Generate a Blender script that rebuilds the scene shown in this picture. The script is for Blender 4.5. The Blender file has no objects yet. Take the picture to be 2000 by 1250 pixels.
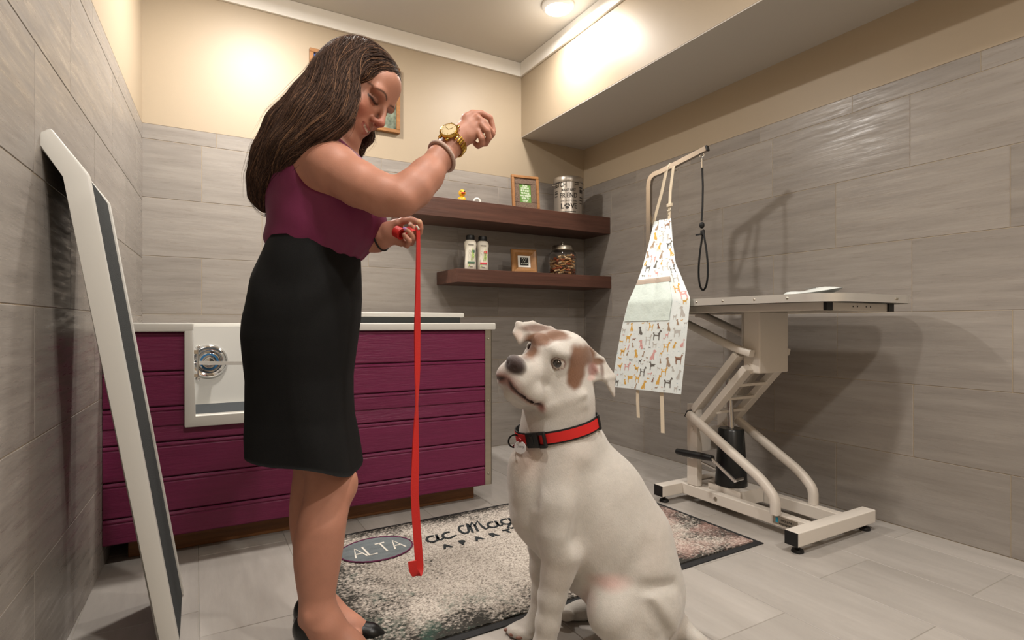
import bpy, bmesh, math, random
import numpy as np
from mathutils import Vector, Matrix, Euler
random.seed(7); np.random.seed(7)
S = bpy.context.scene
COL = S.collection
# ---------------------------------------------------------------- camera
cam_d = bpy.data.cameras.new('camera'); cam = bpy.data.objects.new('camera', cam_d); COL.objects.link(cam)
cam.location = (-2.612, -3.446, 0.865); cam.rotation_euler = (math.pi/2, 0, math.radians(-29.75))
cam_d.sensor_width = 36; cam_d.lens = 19.44; cam_d.shift_y = 0.0035; cam_d.clip_start = 0.02
S.camera = cam
# ---------------------------------------------------------------- world, exposure
w = bpy.data.worlds.new('world'); S.world = w; w.use_nodes = True
w.node_tree.nodes['Background'].inputs[0].default_value = (1, .95, .88, 1)
w.node_tree.nodes['Background'].inputs[1].default_value = 0.05
vs = S.view_settings
vs.view_transform = 'Standard'; vs.look = 'None'; vs.exposure = 0.0; vs.gamma = 1.0; vs.use_curve_mapping = False
# ceiling lamps of the room: x, y, power in watts (built further down as recessed fixtures)
LAMP_COLOR = (1.0, 0.95, 0.895)
LAMPS = [(-0.76, -0.75, 19), (-2.28, -0.78, 44), (-0.80, -2.75, 20), (-2.25, -2.75, 24), (-1.5, -4.0, 46)]

# ---------------------------------------------------------------- helpers
def lin(h):
    h = h.lstrip('#'); o = []
    for i in (0, 2, 4):
        v = int(h[i:i+2], 16)/255
        o.append(v/12.92 if v <= .04045 else ((v+.055)/1.055)**2.4)
    return (*o, 1)
MATS = {}
def mat(name, col='#888888', rough=.5, metal=0, var=0, vscale=(8, 8, 8), bump=0, bscale=(60, 60, 60), spec=.5, emit=0, coat=0,
        alpha=1, trans=0, attr=None, sheen=0, col2=None, rand=0, sss=0, detail=5, coords='Object', rvar=0, ior=1.45, aniso=0):
    if name in MATS: return MATS[name]
    m = bpy.data.materials.new(name); m.use_nodes = True; MATS[name] = m
    nt = m.node_tree; N = nt.nodes; L = nt.links; b = N['Principled BSDF']
    b.inputs['Roughness'].default_value = rough; b.inputs['Metallic'].default_value = metal
    b.inputs['Specular IOR Level'].default_value = spec; b.inputs['Coat Weight'].default_value = coat
    b.inputs['Alpha'].default_value = alpha; b.inputs['Transmission Weight'].default_value = trans; b.inputs['IOR'].default_value = ior
    if sheen: b.inputs['Sheen Weight'].default_value = sheen
    if sss:
        b.inputs['Subsurface Weight'].default_value = sss; b.inputs['Subsurface Scale'].default_value = .012
        b.inputs['Subsurface Radius'].default_value = (1, .4, .2)
    c = lin(col); b.inputs['Base Color'].default_value = c
    if emit:
        b.inputs['Emission Color'].default_value = c; b.inputs['Emission Strength'].default_value = emit
    need = var or bump or rvar
    if need:
        tc = N.new('ShaderNodeTexCoord'); src = tc.outputs[coords]
        if rand:
            oi = N.new('ShaderNodeObjectInfo'); mu = N.new('ShaderNodeVectorMath'); mu.operation = 'SCALE'
            cx = N.new('ShaderNodeCombineXYZ')
            for k in range(3): L.new(oi.outputs['Random'], cx.inputs[k])
            L.new(cx.outputs[0], mu.inputs[0]); mu.inputs['Scale'].default_value = 37.0
            ad = N.new('ShaderNodeVectorMath'); L.new(src, ad.inputs[0]); L.new(mu.outputs[0], ad.inputs[1]); src = ad.outputs[0]
        def noise(sc, det):
            mp = N.new('ShaderNodeMapping'); mp.inputs['Scale'].default_value = sc; L.new(src, mp.inputs[0])
            n = N.new('ShaderNodeTexNoise'); n.inputs['Scale'].default_value = 1; n.inputs['Detail'].default_value = det
            n.inputs['Roughness'].default_value = .62; L.new(mp.outputs[0], n.inputs['Vector']); return n.outputs['Fac']
    csock = None
    if attr:
        a = N.new('ShaderNodeAttribute'); a.attribute_name = attr; csock = a.outputs['Color']
    if var:
        nf = noise(vscale, detail); rp = N.new('ShaderNodeValToRGB'); L.new(nf, rp.inputs[0])
        rp.color_ramp.elements[0].position = .3; rp.color_ramp.elements[1].position = .7
        if attr:
            rp.color_ramp.elements[0].color = (1-var, 1-var, 1-var, 1); rp.color_ramp.elements[1].color = (1, 1, 1, 1)
            mx = N.new('ShaderNodeMix'); mx.data_type = 'RGBA'; mx.blend_type = 'MULTIPLY'; mx.inputs[0].default_value = 1
            L.new(csock, mx.inputs[6]); L.new(rp.outputs[0], mx.inputs[7]); csock = mx.outputs[2]
        else:
            c2 = lin(col2) if col2 else tuple(v*(1-var) for v in c[:3])+(1,)
            rp.color_ramp.elements[0].color = c2; rp.color_ramp.elements[1].color = c; csock = rp.outputs[0]
        if rand:
            hv = N.new('ShaderNodeHueSaturation'); mr = N.new('ShaderNodeMapRange'); L.new(oi.outputs['Random'], mr.inputs[0])
            mr.inputs['To Min'].default_value = 1-rand; mr.inputs['To Max'].default_value = 1+rand
            L.new(mr.outputs[0], hv.inputs['Value']); L.new(csock, hv.inputs['Color']); csock = hv.outputs[0]
    if csock: L.new(csock, b.inputs['Base Color'])
    if rvar:
        nf2 = noise(tuple(v*3 for v in vscale), 6); mr2 = N.new('ShaderNodeMapRange'); L.new(nf2, mr2.inputs[0])
        mr2.inputs['From Min'].default_value = .35; mr2.inputs['From Max'].default_value = .65
        mr2.inputs['To Min'].default_value = max(.04, rough-rvar); mr2.inputs['To Max'].default_value = rough+rvar; L.new(mr2.outputs[0], b.inputs['Roughness'])
    if bump:
        bf = noise(bscale, 6); bn = N.new('ShaderNodeBump'); bn.inputs['Strength'].default_value = bump; bn.inputs['Distance'].default_value = .01
        L.new(bf, bn.inputs['Height']); L.new(bn.outputs[0], b.inputs['Normal'])
    return m

def tag(o, label=None, cat=None, group=None, kind=None):
    for k, v in (('label', label), ('category', cat), ('group', group), ('kind', kind)):
        if v: o[k] = v
    return o
def empty(name, loc, rz=0, label=None, cat=None, group=None):
    o = bpy.data.objects.new(name, None); COL.objects.link(o); o.location = loc; o.rotation_euler = (0, 0, rz); o.empty_display_size = .05
    return tag(o, label, cat, group)
def rotto(d):
    return Vector((0, 0, 1)).rotation_difference(Vector(d).normalized()).to_matrix().to_4x4()
class B:
    """collects shapes in the coordinates of the thing's root"""
    def __init__(s): s.bm = bmesh.new()
    def _add(s, tmp, M):
        me = bpy.data.meshes.new('t'); tmp.to_mesh(me); tmp.free(); me.transform(M); s.bm.from_mesh(me); bpy.data.meshes.remove(me); return s
    def box(s, lo, hi, bev=0, M=None, seg=2):
        t = bmesh.new(); bmesh.ops.create_cube(t, size=1)
        lo, hi = Vector(lo), Vector(hi)
        bmesh.ops.scale(t, vec=hi-lo, verts=t.verts); bmesh.ops.translate(t, vec=(lo+hi)/2, verts=t.verts)
        if bev: bmesh.ops.bevel(t, geom=t.edges[:], offset=bev, segments=seg, affect='EDGES', profile=.5)
        return s._add(t, M or Matrix())
    def bar(s, a, b, w, h=None, bev=.003, up=(0, 0, 1)):
        """square tube from a to b"""
        a, b = Vector(a), Vector(b); d = b-a; z = d.normalized(); u = Vector(up); x = u.cross(z)
        if x.length < 1e-4: x = Vector((1, 0, 0))
        x.normalize(); y = z.cross(x); h = h or w
        M = Matrix((x, y, z)).transposed().to_4x4(); M.translation = a
        return s.box((-w/2, -h/2, 0), (w/2, h/2, d.length), bev, M)
    def cyl(s, a, b, r, r2=None, n=24, bev=0):
        a, b = Vector(a), Vector(b); d = b-a; t = bmesh.new()
        bmesh.ops.create_cone(t, cap_ends=True, segments=n, radius1=r, radius2=r if r2 is None else r2, depth=d.length)
        if bev: bmesh.ops.bevel(t, geom=[e for e in t.edges if len(e.link_faces) == 2 and e.calc_face_angle(0) > .8], offset=bev, segments=2, affect='EDGES', profile=.5)
        M = rotto(d); M.translation = (a+b)/2; return s._add(t, M)
    def sph(s, c, r, sc=(1, 1, 1), n=16, M=None):
        t = bmesh.new(); bmesh.ops.create_uvsphere(t, u_segments=n*2, v_segments=n, radius=r); bmesh.ops.scale(t, vec=sc, verts=t.verts)
        if M: bmesh.ops.transform(t, matrix=M, verts=t.verts)
        bmesh.ops.translate(t, vec=c, verts=t.verts); return s._add(t, Matrix())
    def lathe(s, prof, M=None, n=32):
        t = bmesh.new(); rings = []
        for r, z in prof:
            if r < 1e-5: rings.append([t.verts.new((0, 0, z))])
            else: rings.append([t.verts.new((r*math.cos(2*math.pi*i/n), r*math.sin(2*math.pi*i/n), z)) for i in range(n)])
        for A, C in zip(rings, rings[1:]):
            for i in range(n):
                j = (i+1) % n
                q = [A[i % len(A)], A[j % len(A)], C[j % len(C)], C[i % len(C)]]
                u = []
                for v in q:
                    if v not in u: u.append(v)
                if len(u) > 2: t.faces.new(u)
        return s._add(t, M or Matrix())
    def torus(s, c, R, r, d=(0, 0, 1), n=32, m=10):
        M = rotto(d); M.translation = c
        return s.tube([M @ Vector((R*math.cos(2*math.pi*i/n), R*math.sin(2*math.pi*i/n), 0)) for i in range(n)], r, m, closed=True)
    def tube(s, pts, r, n=8, closed=False, flat=None, up=None):
        """flat=(w,t): ribbon of width w thickness t; r may be a list"""
        P = [Vector(p) for p in pts]; K = len(P); rings = []; prev = None
        for i, p in enumerate(P):
            d = (P[(i+1) % K]-P[i-1]) if closed else (P[min(i+1, K-1)]-P[max(i-1, 0)])
            d.normalize()
            if flat is not None and up is not None:
                x = Vector(up[i] if isinstance(up, list) else up)
            else: x = prev if prev else (Vector((0, 0, 1)) if abs(d.z) < .9 else Vector((1, 0, 0)))
            x = (x-d*x.dot(d))
            x = x.normalized() if x.length > 1e-6 else d.orthogonal().normalized()
            prev = x; y = d.cross(x)
            if flat is not None:
                wv, tv = flat; q = [(wv/2, tv/2), (-wv/2, tv/2), (-wv/2, -tv/2), (wv/2, -tv/2)]
                rings.append([s.bm.verts.new(p+x*a+y*b_) for a, b_ in q])
            else:
                rr = r[i] if isinstance(r, (list, tuple)) else r
                rings.append([s.bm.verts.new(p+(x*math.cos(2*math.pi*k/n)+y*math.sin(2*math.pi*k/n))*rr) for k in range(n)])
        m = len(rings[0])
        for i in range(K if closed else K-1):
            A, C = rings[i], rings[(i+1) % K]
            for k in range(m): s.bm.faces.new((A[k], A[(k+1) % m], C[(k+1) % m], C[k]))
        if not closed: s.bm.faces.new(rings[0][::-1]); s.bm.faces.new(rings[-1])
        return s
    def prism(s, poly, z0, z1, M=None, bev=0):
        t = bmesh.new(); a = [t.verts.new((x, y, z0)) for x, y in poly]; b = [t.verts.new((x, y, z1)) for x, y in poly]; n = len(poly)
        t.faces.new(a[::-1]); t.faces.new(b)
        for i in range(n): t.faces.new((a[i], a[(i+1) % n], b[(i+1) % n], b[i]))
        if bev: bmesh.ops.bevel(t, geom=[e for e in t.edges], offset=bev, segments=2, affect='EDGES', profile=.5)
        return s._add(t, M or Matrix())
    def done(s, name, m, parent=None, smooth=False, loc=None, rot=None, mats=None):
        bmesh.ops.recalc_face_normals(s.bm, faces=s.bm.faces)
        me = bpy.data.meshes.new(name); s.bm.to_mesh(me); s.bm.free()
        for q in (mats or [m]): me.materials.append(q)
        if smooth:
            me.polygons.foreach_set('use_smooth', [True]*len(me.polygons))
            me.set_sharp_from_angle(angle=math.radians(smooth if smooth is not True else 40))
        o = bpy.data.objects.new(name, me); COL.objects.link(o)
        if parent: o.parent = parent
        if loc: o.location = loc
        if rot: o.rotation_euler = rot
        return o
def text_obj(name, txt, size, m, parent, M, ext=.0004, font_scale=(1, 1), bend=None, align='CENTER', bold=0, space=1):
    """flat print: letters turned into mesh; M places the text plane (x right, y up, z out); bend=R wraps it on a cylinder"""
    cu = bpy.data.curves.new(name, 'FONT'); cu.body = txt; cu.size = size; cu.align_x = align; cu.align_y = 'CENTER'; cu.extrude = ext; cu.offset = bold
    cu.space_character = space; cu.resolution_u = 3
    o = bpy.data.objects.new(name, cu); COL.objects.link(o)
    dg = bpy.context.evaluated_depsgraph_get(); me = bpy.data.meshes.new_from_object(o.evaluated_get(dg)); bpy.data.objects.remove(o); bpy.data.curves.remove(cu)
    for v in me.vertices:
        x, y, z = v.co.x*font_scale[0], v.co.y*font_scale[1], v.co.z
        if bend: a = x/bend; x, z = (bend+z)*math.sin(a), (bend+z)*math.cos(a)
        v.co = (x, y, z)
    me.transform(M); me.materials.clear(); me.materials.append(m); me.name = name
    n = bpy.data.objects.new(name, me); COL.objects.link(n)
    if parent: n.parent = parent
    return n
def copy_tree(o, parent=None):
    c = o.copy(); COL.objects.link(c); c.parent = parent
    for ch in list(o.children): copy_tree(ch, c)
    return c
def frame_M(o, x, y):
    x = Vector(x).normalized(); y = Vector(y); y = (y-x*y.dot(x)).normalized(); z = x.cross(y)
    M = Matrix((x, y, z)).transposed().to_4x4(); M.translation = o; return M

# ================================================================ the room
LA = math.radians(2.36)                       # the left wall stands slightly out of square
TILE = mat('wall_tile', '#9a938b', .37, var=.2, col2='#857e77', vscale=(2.2, 22, 22), bump=.08, bscale=(6, 70, 70), rand=.07, rvar=.14, detail=8)
FTILE = mat('floor_tile', '#a9a39c', .40, var=.2, col2='#97918a', vscale=(1.5, 9, 9), bump=.06, bscale=(6, 60, 60), rand=.06, rvar=.1, detail=8)
GROUT = mat('grout', '#9b958c', .9, var=.1, bump=.1)
PAINT = mat('beige_wall_paint', '#a99982', .45, bump=.035, bscale=(220, 220, 220), var=.02, vscale=(2, 2, 2))
CEILP = mat('ceiling_paint', '#c4beb4', .7, bump=.05, bscale=(180, 180, 180))
TRIM = mat('white_trim_paint', '#e6e2da', .45)
CZ = 2.745; TOP = 1.91; SB = 2.212; SX = -.565; YF = -4.7
def struct(b, name, m, parent=None, **k):
    o = b.done(name, m, parent, **k)
    if not parent: o['kind'] = 'structure'
    return o
TM = {}
def tile_mesh(l, hgt, m):
    key = (round(l, 3), round(hgt, 3), m.name)
    if key not in TM:
        t = bmesh.new(); bmesh.ops.create_cube(t, size=1); bmesh.ops.scale(t, vec=(l, hgt, .008), verts=t.verts)
        bmesh.ops.translate(t, vec=(0, 0, .004), verts=t.verts)
        bmesh.ops.bevel(t, geom=[e for e in t.edges if all(v.co.z > .004 for v in e.verts)], offset=.0012, segments=1, affect='EDGES')
        me = bpy.data.meshes.new('tile'); t.to_mesh(me); t.free(); me.materials.append(m); TM[key] = me
    return TM[key]
def tiles(parent, rows, u0, u1, place, m, gap=.0022):
    """rows: (v0, v1, first joint, period); place(u, v) -> (location, rotation matrix)"""
    for v0, v1, j, per in rows:
        k = math.ceil((u0-j)/per); cuts = [u0]
        while j+k*per < u1-.004:
            if j+k*per > u0+.004: cuts.append(j+k*per)
            k += 1
        cuts.append(u1)
        for a, b in zip(cuts, cuts[1:]):
            if b-a < .012: continue
            o = bpy.data.objects.new('tile', tile_mesh(b-a-gap, v1-v0-gap, m)); COL.objects.link(o); o.parent = parent
            o.matrix_local = place((a+b)/2, (v0+v1)/2)
R = .305
def wall_rows(offs, per, capj, capper):
    return [(i*R, (i+1)*R, offs[i], per) for i in range(6)]+[(6*R, TOP, capj, capper)]
# floor
fl = struct(B().box((-3.3, YF, -.1), (.1, .1, -.0018)), 'floor', GROUT)
frows = []; x = -3.3
cols = [(-.165, 0, .36), (-.47, -.165, -.01), (-.775, -.47, .30), (-1.08, -.775, -.04), (-1.385, -1.08, .22), (-1.69, -1.385, -.1), (-1.995, -1.69, .27), (-2.3, -1.995, 0.05),
        (-2.605, -2.3, .33), (-2.91, -2.605, -.12), (-3.215, -2.91, .2)]
for a, b, o in cols:
    frows.append((a, b, -2.635+o if True else 0, .61))
def place_floor(u, v):
    M = Matrix(((0, 1, 0, 0), (-1, 0, 0, 0), (0, 0, 1, 0), (0, 0, 0, 1))); return Matrix.Translation((v, u, -.008)) @ M
tiles(fl, frows, YF, 0, place_floor, FTILE)
# back wall
wb = struct(B().box((-3.1, 0.0018, -.1), (.1, .12, TOP)).box((-3.1, 0.0, TOP), (.1, .12, CZ+.1)), 'wall_back', PAINT, mats=[PAINT])
def place_back(u, v):
    M = Matrix(((1, 0, 0, 0), (0, 0, -1, 0), (0, 1, 0, 0), (0, 0, 0, 1))); return Matrix.Translation((u, .008, v)) @ M
tiles(wb, wall_rows([-2.285, -2.585, -2.285, -2.585, -2.285, -2.585], .61, -2.514, .46), -2.857, -.0, place_back, TILE)
# right wall
wr = struct(B().box((0.0018, YF, -.1), (.12, .1, TOP)).box((0.0, YF, TOP), (.12, .1, CZ+.1)), 'wall_right', PAINT)
def place_right(u, v):
    M = Matrix(((0, 0, -1, 0), (-1, 0, 0, 0), (0, 1, 0, 0), (0, 0, 0, 1))); return Matrix.Translation((.008, u, v)) @ M
tiles(wr, wall_rows([-1.945, -1.625, -1.95, -1.62, -1.943, -1.613], .642, -1.541, .478), YF, 0, place_right, TILE)
# left wall (own frame: x along the wall towards the back, z up, y out of the room)
wl = struct(B().box((-4.9, .0018, -.1), (.05, .12, TOP)).box((-4.9, 0, TOP), (.05, .12, CZ+.1)), 'wall_left', PAINT, loc=(-2.855, 0, 0), rot=(0, 0, math.pi/2-LA))
def place_left(u, v):
    M = Matrix(((1, 0, 0, 0), (0, 0, -1, 0), (0, 1, 0, 0), (0, 0, 0, 1))); return Matrix.Translation((u, .008, v)) @ M
LO = -1.82
tiles(wl, [(0 if i == 0 else i*.3015, (i+1)*.3015 if i < 5 else 6*R, LO+(.0 if i % 2 == 0 else .33), .645) for i in range(6)]+[(6*R, TOP, -1.2, .478)], -4.9, 0, place_left, TILE)
# wall behind the camera
struct(B().box((-3.3, YF-.1, -.1), (.12, YF, CZ+.1)), 'wall_front', PAINT)
# ceiling and dropped soffit
struct(B().box((-3.3, YF, CZ), (SX+.02, .1, CZ+.1)), 'ceiling', CEILP)
so = struct(B().box((SX, YF, SB+.006), (.05, .05, CZ+.1)), 'wall_soffit', PAINT)
struct(B().box((SX+.001, YF, SB), (-.0, 0, SB+.006)), 'soffit_underside', CEILP, so)
struct(B().box((-2.855, -.018, 2.645), (SX, 0, CZ-.001), .002), 'trim_1', TRIM)
struct(B().box((SX-.018, YF, 2.645), (SX, -.018, CZ-.001), .002), 'trim_2', TRIM)
struct(B().box((-4.7, -.018, 2.645), (-.018, 0, CZ-.001), .002), 'trim_3', TRIM, loc=(-2.855, 0, 0), rot=(0, 0, math.pi/2-LA))
# recessed ceiling lamps
LENS = mat('lamp_lens', '#fff3e0', .4, emit=9)
LRING = mat('lamp_ring', '#f2efe8', .4)
WHERE = ['nearest the back wall beside the dropped soffit', 'nearest the corner over the purple tub', 'over the grooming table end', 'over the ramp', 'by the front wall']
for i, (lx, ly, pw) in enumerate(LAMPS):
    t = empty('ceiling_light', (lx, ly, CZ), 0, 'round white recessed ceiling light '+WHERE[i], 'light', 'recessed ceiling lights')
    B().lathe([(.095, 0), (.095, -.012), (.088, -.02), (.075, -.03), (.073, -.026), (.073, -.002)]).done('ring', LRING, t, smooth=True)
    B().lathe([(0, -.036), (.03, -.035), (.055, -.033), (.072, -.027), (.072, -.004), (0, -.004)]).done('lens', LENS, t, smooth=True)
    for kind_, share, dz in (('AREA', .91, -.04), ('POINT', .09, -.16)):       # downlight plus the glow of the domed lens
        ld = bpy.data.lights.new('lamp_glow', kind_); ld.energy = pw*share; ld.color = LAMP_COLOR
        if kind_ == 'AREA': ld.shape = 'DISK'; ld.size = .13
        else: ld.shadow_soft_size = .07
        lo = bpy.data.objects.new('lamp_glow', ld); COL.objects.link(lo); lo.parent = t; lo.location = (0, 0, dz)

# ================================================================ the dog-wash tub
PURP = mat('purple_painted_wood', '#6f1d45', .36, var=.15, vscale=(4, 45, 45), bump=.32, bscale=(14, 120, 120), rand=.05)
WHITEP = mat('white_polymer', '#cfcdc6', .3)
STEEL = mat('brushed_steel', '#b9b2a4', .35, metal=1, var=.12, vscale=(4, 4, 60))
CHROME = mat('chrome', '#dcdcdc', .07, metal=1)
OAKB = mat('brown_stained_wood', '#80522a', .5, var=.5, vscale=(3, 40, 40), bump=.2, bscale=(4, 60, 60))
DGREY = mat('dark_grey_rubber', '#43474a', .8, bump=.5, bscale=(500, 500, 500), var=.15, vscale=(300, 300, 300))
BLACKP = mat('black_plastic', '#141414', .45)
TY = -1.05
tub = empty('dog_wash_tub', (-2.12, -.53, 0), 0, 'purple plank-sided dog-washing tub with white rim and low entry', 'tub')
def T(b, name, m, parent=None, **k):
    o = b.done(name, m, parent or tub, **k)
    if (parent or tub) is tub: o.location = -Vector(tub.location)
    return o
OL, OR = -2.65, -2.07                          # the entry opening
XL, XR = -2.897, -1.395
def plank_prof(z0, z1, bead=True):
    g = .0025; p = [(TY+.02, z0+g), (TY+.003, z0+g), (TY, z0+g+.004)]
    if bead: p += [(TY, z1-.022), (TY+.003, z1-.019), (TY+.003, z1-.016), (TY-.001, z1-.013), (TY-.001, z1-.009)]
    p += [(TY+.006, z1-g), (TY+.02, z1-g)]
    return p
PM = Matrix(((0, 0, 1, 0), (1, 0, 0, 0), (0, 1, 0, 0), (0, 0, 0, 1)))
zs = [.835, .69, .56, .43, .30, .172, .078]
for i, (z1, z0) in enumerate(zip(zs, zs[1:])):
    if i < 2:
        T(B().prism(plank_prof(z0, z1), XL, OL+.012, PM), 'plank', PURP); T(B().prism(plank_prof(z0, z1), OR-.012, XR, PM), 'plank', PURP)
    elif i == 2:
        T(B().prism(plank_prof(z0, .49, False), XL, XR, PM).prism(plank_prof(.486, z1), XL, OL+.012, PM).prism(plank_prof(.486, z1), OR-.012, XR, PM), 'plank', PURP)
    else: T(B().prism(plank_prof(z0, z1), XL, XR, PM), 'plank', PURP)
T(B().box((XL, TY+.02, .08), (OL, TY+.05, .835)).box((OR, TY+.02, .08), (XR+.03, TY+.05, .835)).box((OL, TY+.02, .08), (OR, TY+.05, .48))
  .box((XR-.005, TY+.03, .08), (XR+.025, -.01, .835)).box((XL, TY+.03, .08), (XL+.02, -.06, .835)), 'carcass', PURP)
st = T(B().box((XR+.001, TY-.003, .082), (XR+.036, TY+.02, .838), .001).box((XR+.033, TY-.003, .082), (XR+.036, TY+.05, .838)), 'corner_strip', STEEL)
for z in (.79, .49, .135):
    r = B().sph((XR+.019, TY-.003, z), .006, (1, .6, 1), 8).done('rivet', STEEL, st, smooth=True)
# rim and entry frame
RW = .075
T(B().box((XL+.008, TY-.018, .835), (OL+.03, TY-.018+RW, .868), .006).box((OR-.03, TY-.018, .835), (XR+.052, TY-.018+RW, .868), .006)
  .box((XL+.013, TY, .835), (XL+.08, -.01, .868), .004).box((XR-.03, TY, .835), (XR+.052, -.01, .868), .006).box((XL+.05, -.13, .835), (XR+.052, -.009, .868), .006), 'rim', WHITEP, smooth=True)
MY = Matrix(((1, 0, 0, 0), (0, 0, 1, 0), (0, 1, 0, 0), (0, 0, 0, 1)))
T(B().prism([(OL, .868), (OL, .478), (OR, .478), (OR, .868), (OR-.031, .868), (OR-.031, .512), (OL+.031, .512), (OL+.031, .868)], TY-.017, TY+.046, MY, .006), 'entry_frame', WHITEP, smooth=True)
T(B().box((XL+.06, -.16, .42), (XR-.02, -.125, .85)).box((XL+.06, TY+.05, .42), (XL+.085, -.13, .85)).box((XR-.04, TY+.05, .42), (XR-.02, -.13, .85))
  .box((XL+.06, TY+.03, .41), (XR-.02, -.13, .44)).box((OR-.01, TY+.046, .43), (XR-.02, TY+.06, .84)).box((XL+.06, TY+.046, .43), (OL+.01, TY+.06, .84)), 'basin', WHITEP)
T(B().box((-2.83, -.97, 0), (-1.415, -.93, .078), .003).box((-2.83, -.93, 0), (-2.79, -.1, .078)).box((-1.455, -.93, 0), (-1.415, -.1, .078)), 'plinth', OAKB)
# mixer valve on the back of the basin
vp = Vector((-2.552, -.16, .668))
MV = Matrix(((1, 0, 0, 0), (0, 0, -1, 0), (0, 1, 0, 0), (0, 0, 0, 1))); MV.translation = vp
v = T(B().lathe([(0, .028), (.04, .028), (.046, .02), (.052, .008), (.06, .012), (.076, .016), (.086, .008), (.088, 0), (0, 0)], MV, 40), 'mixer_valve', CHROME, smooth=True)
B().lathe([(0, .075), (.022, .073), (.028, .06), (.028, .03)], MV).bar(vp+Vector((-.01, -.06, -.004)), vp+Vector((-.075, -.075, -.006)), .018, .012).done('lever', CHROME, v, smooth=True)
B().lathe([(.033, .0285), (.043, .0288), (.043, .027), (.033, .027)], MV).done('temperature_ring', mat('blue_ring', '#2a5f86', .4), v)
br = T(B().cyl((OL+.044, TY+.02, .775), (OL+.044, TY+.02, .655), .004, n=10).sph((OL+.044, TY+.02, .775), .009, n=8).sph((OL+.044, TY+.02, .655), .008, n=8).box((OL+.03, TY+.01, .75), (OL+.044, TY+.03, .765)).box((OL+.03, TY+.01, .662), (OL+.044, TY+.03, .675)), 'tether_bracket', CHROME, smooth=True)
B().tube([(OL+.044+i*(OR-OL-.09)/12, TY+.02, .716-.008*math.sin(i*math.pi/12)) for i in range(13)], 0, flat=(.014, .003), up=(0, 0, 1)).done('tether_strap', mat('clear_vinyl', '#d5d3cd', .3), br)
# things in and on the tub
tag(B().box((-2.77, -.98, .4405), (-1.47, -.19, .452), .004).done('tub_mat', DGREY), 'dark grey non-slip mat lying on the floor of the white tub basin', 'mat')
sh = empty('tub_shelf', (-1.77, -.55, .8685), 0, 'white-edged removable shelf panel with dark base laid across the tub rim', 'shelf')
B().box((-.275, -.45, .026), (.29, .47, .048), .006).done('top_panel', WHITEP, sh, smooth=True)
B().box((-.27, -.445, 0), (.27, .46, .0262), .002).done('base_panel', mat('charcoal_panel', '#2c2f2d', .7), sh)
# ================================================================ the ramp leaning on the left wall
ramp = empty('dog_ramp', (-2.65, -1.58, 0), math.radians(0), 'white-railed dog ramp with black grit tread leaning against the tiled wall', 'ramp')
RP = [(0, 0), (-.192, 1.225), (-.265, 1.325)]          # side profile x,z
def off(P, d):
    o = []
    for i, (x, z) in enumerate(P):
        a = Vector(P[max(i-1, 0)]); b = Vector(P[min(i+1, len(P)-1)]); t = (b-a).normalized(); n = Vector((t.y, -t.x))
        o.append((x+n.x*d, z+n.y*d))
    return o
def strip(P, d0, d1, y0, y1, bev=0):
    A, C = off(P, d0), off(P, d1)
    MY = Matrix(((1, 0, 0, 0), (0, 0, 1, 0), (0, 1, 0, 0), (0, 0, 0, 1)))
    return B().prism(A+C[::-1], y0, y1, MY, bev)
strip([(0, .006), RP[1], RP[2]], -.02, .0, -.178, .178).done('tread', mat('black_grit_tread', '#3b3f3f', .9, var=.45, vscale=(260, 260, 260), bump=.9, bscale=(350, 350, 350)), ramp)
for y0, y1 in ((-.193, -.172), (.172, .193)):
    strip([(0, .004), RP[1], RP[2]], -.040, .006, y0, y1, .006).done('side_rail', WHITEP, ramp, smooth=True)
strip([(-.0, .08), (-.18, 1.2)], -.028, -.018, -.168, .168).done('wood_backing', mat('orange_plywood', '#8a4a1c', .6, var=.3, vscale=(3, 30, 30)), ramp)
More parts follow.
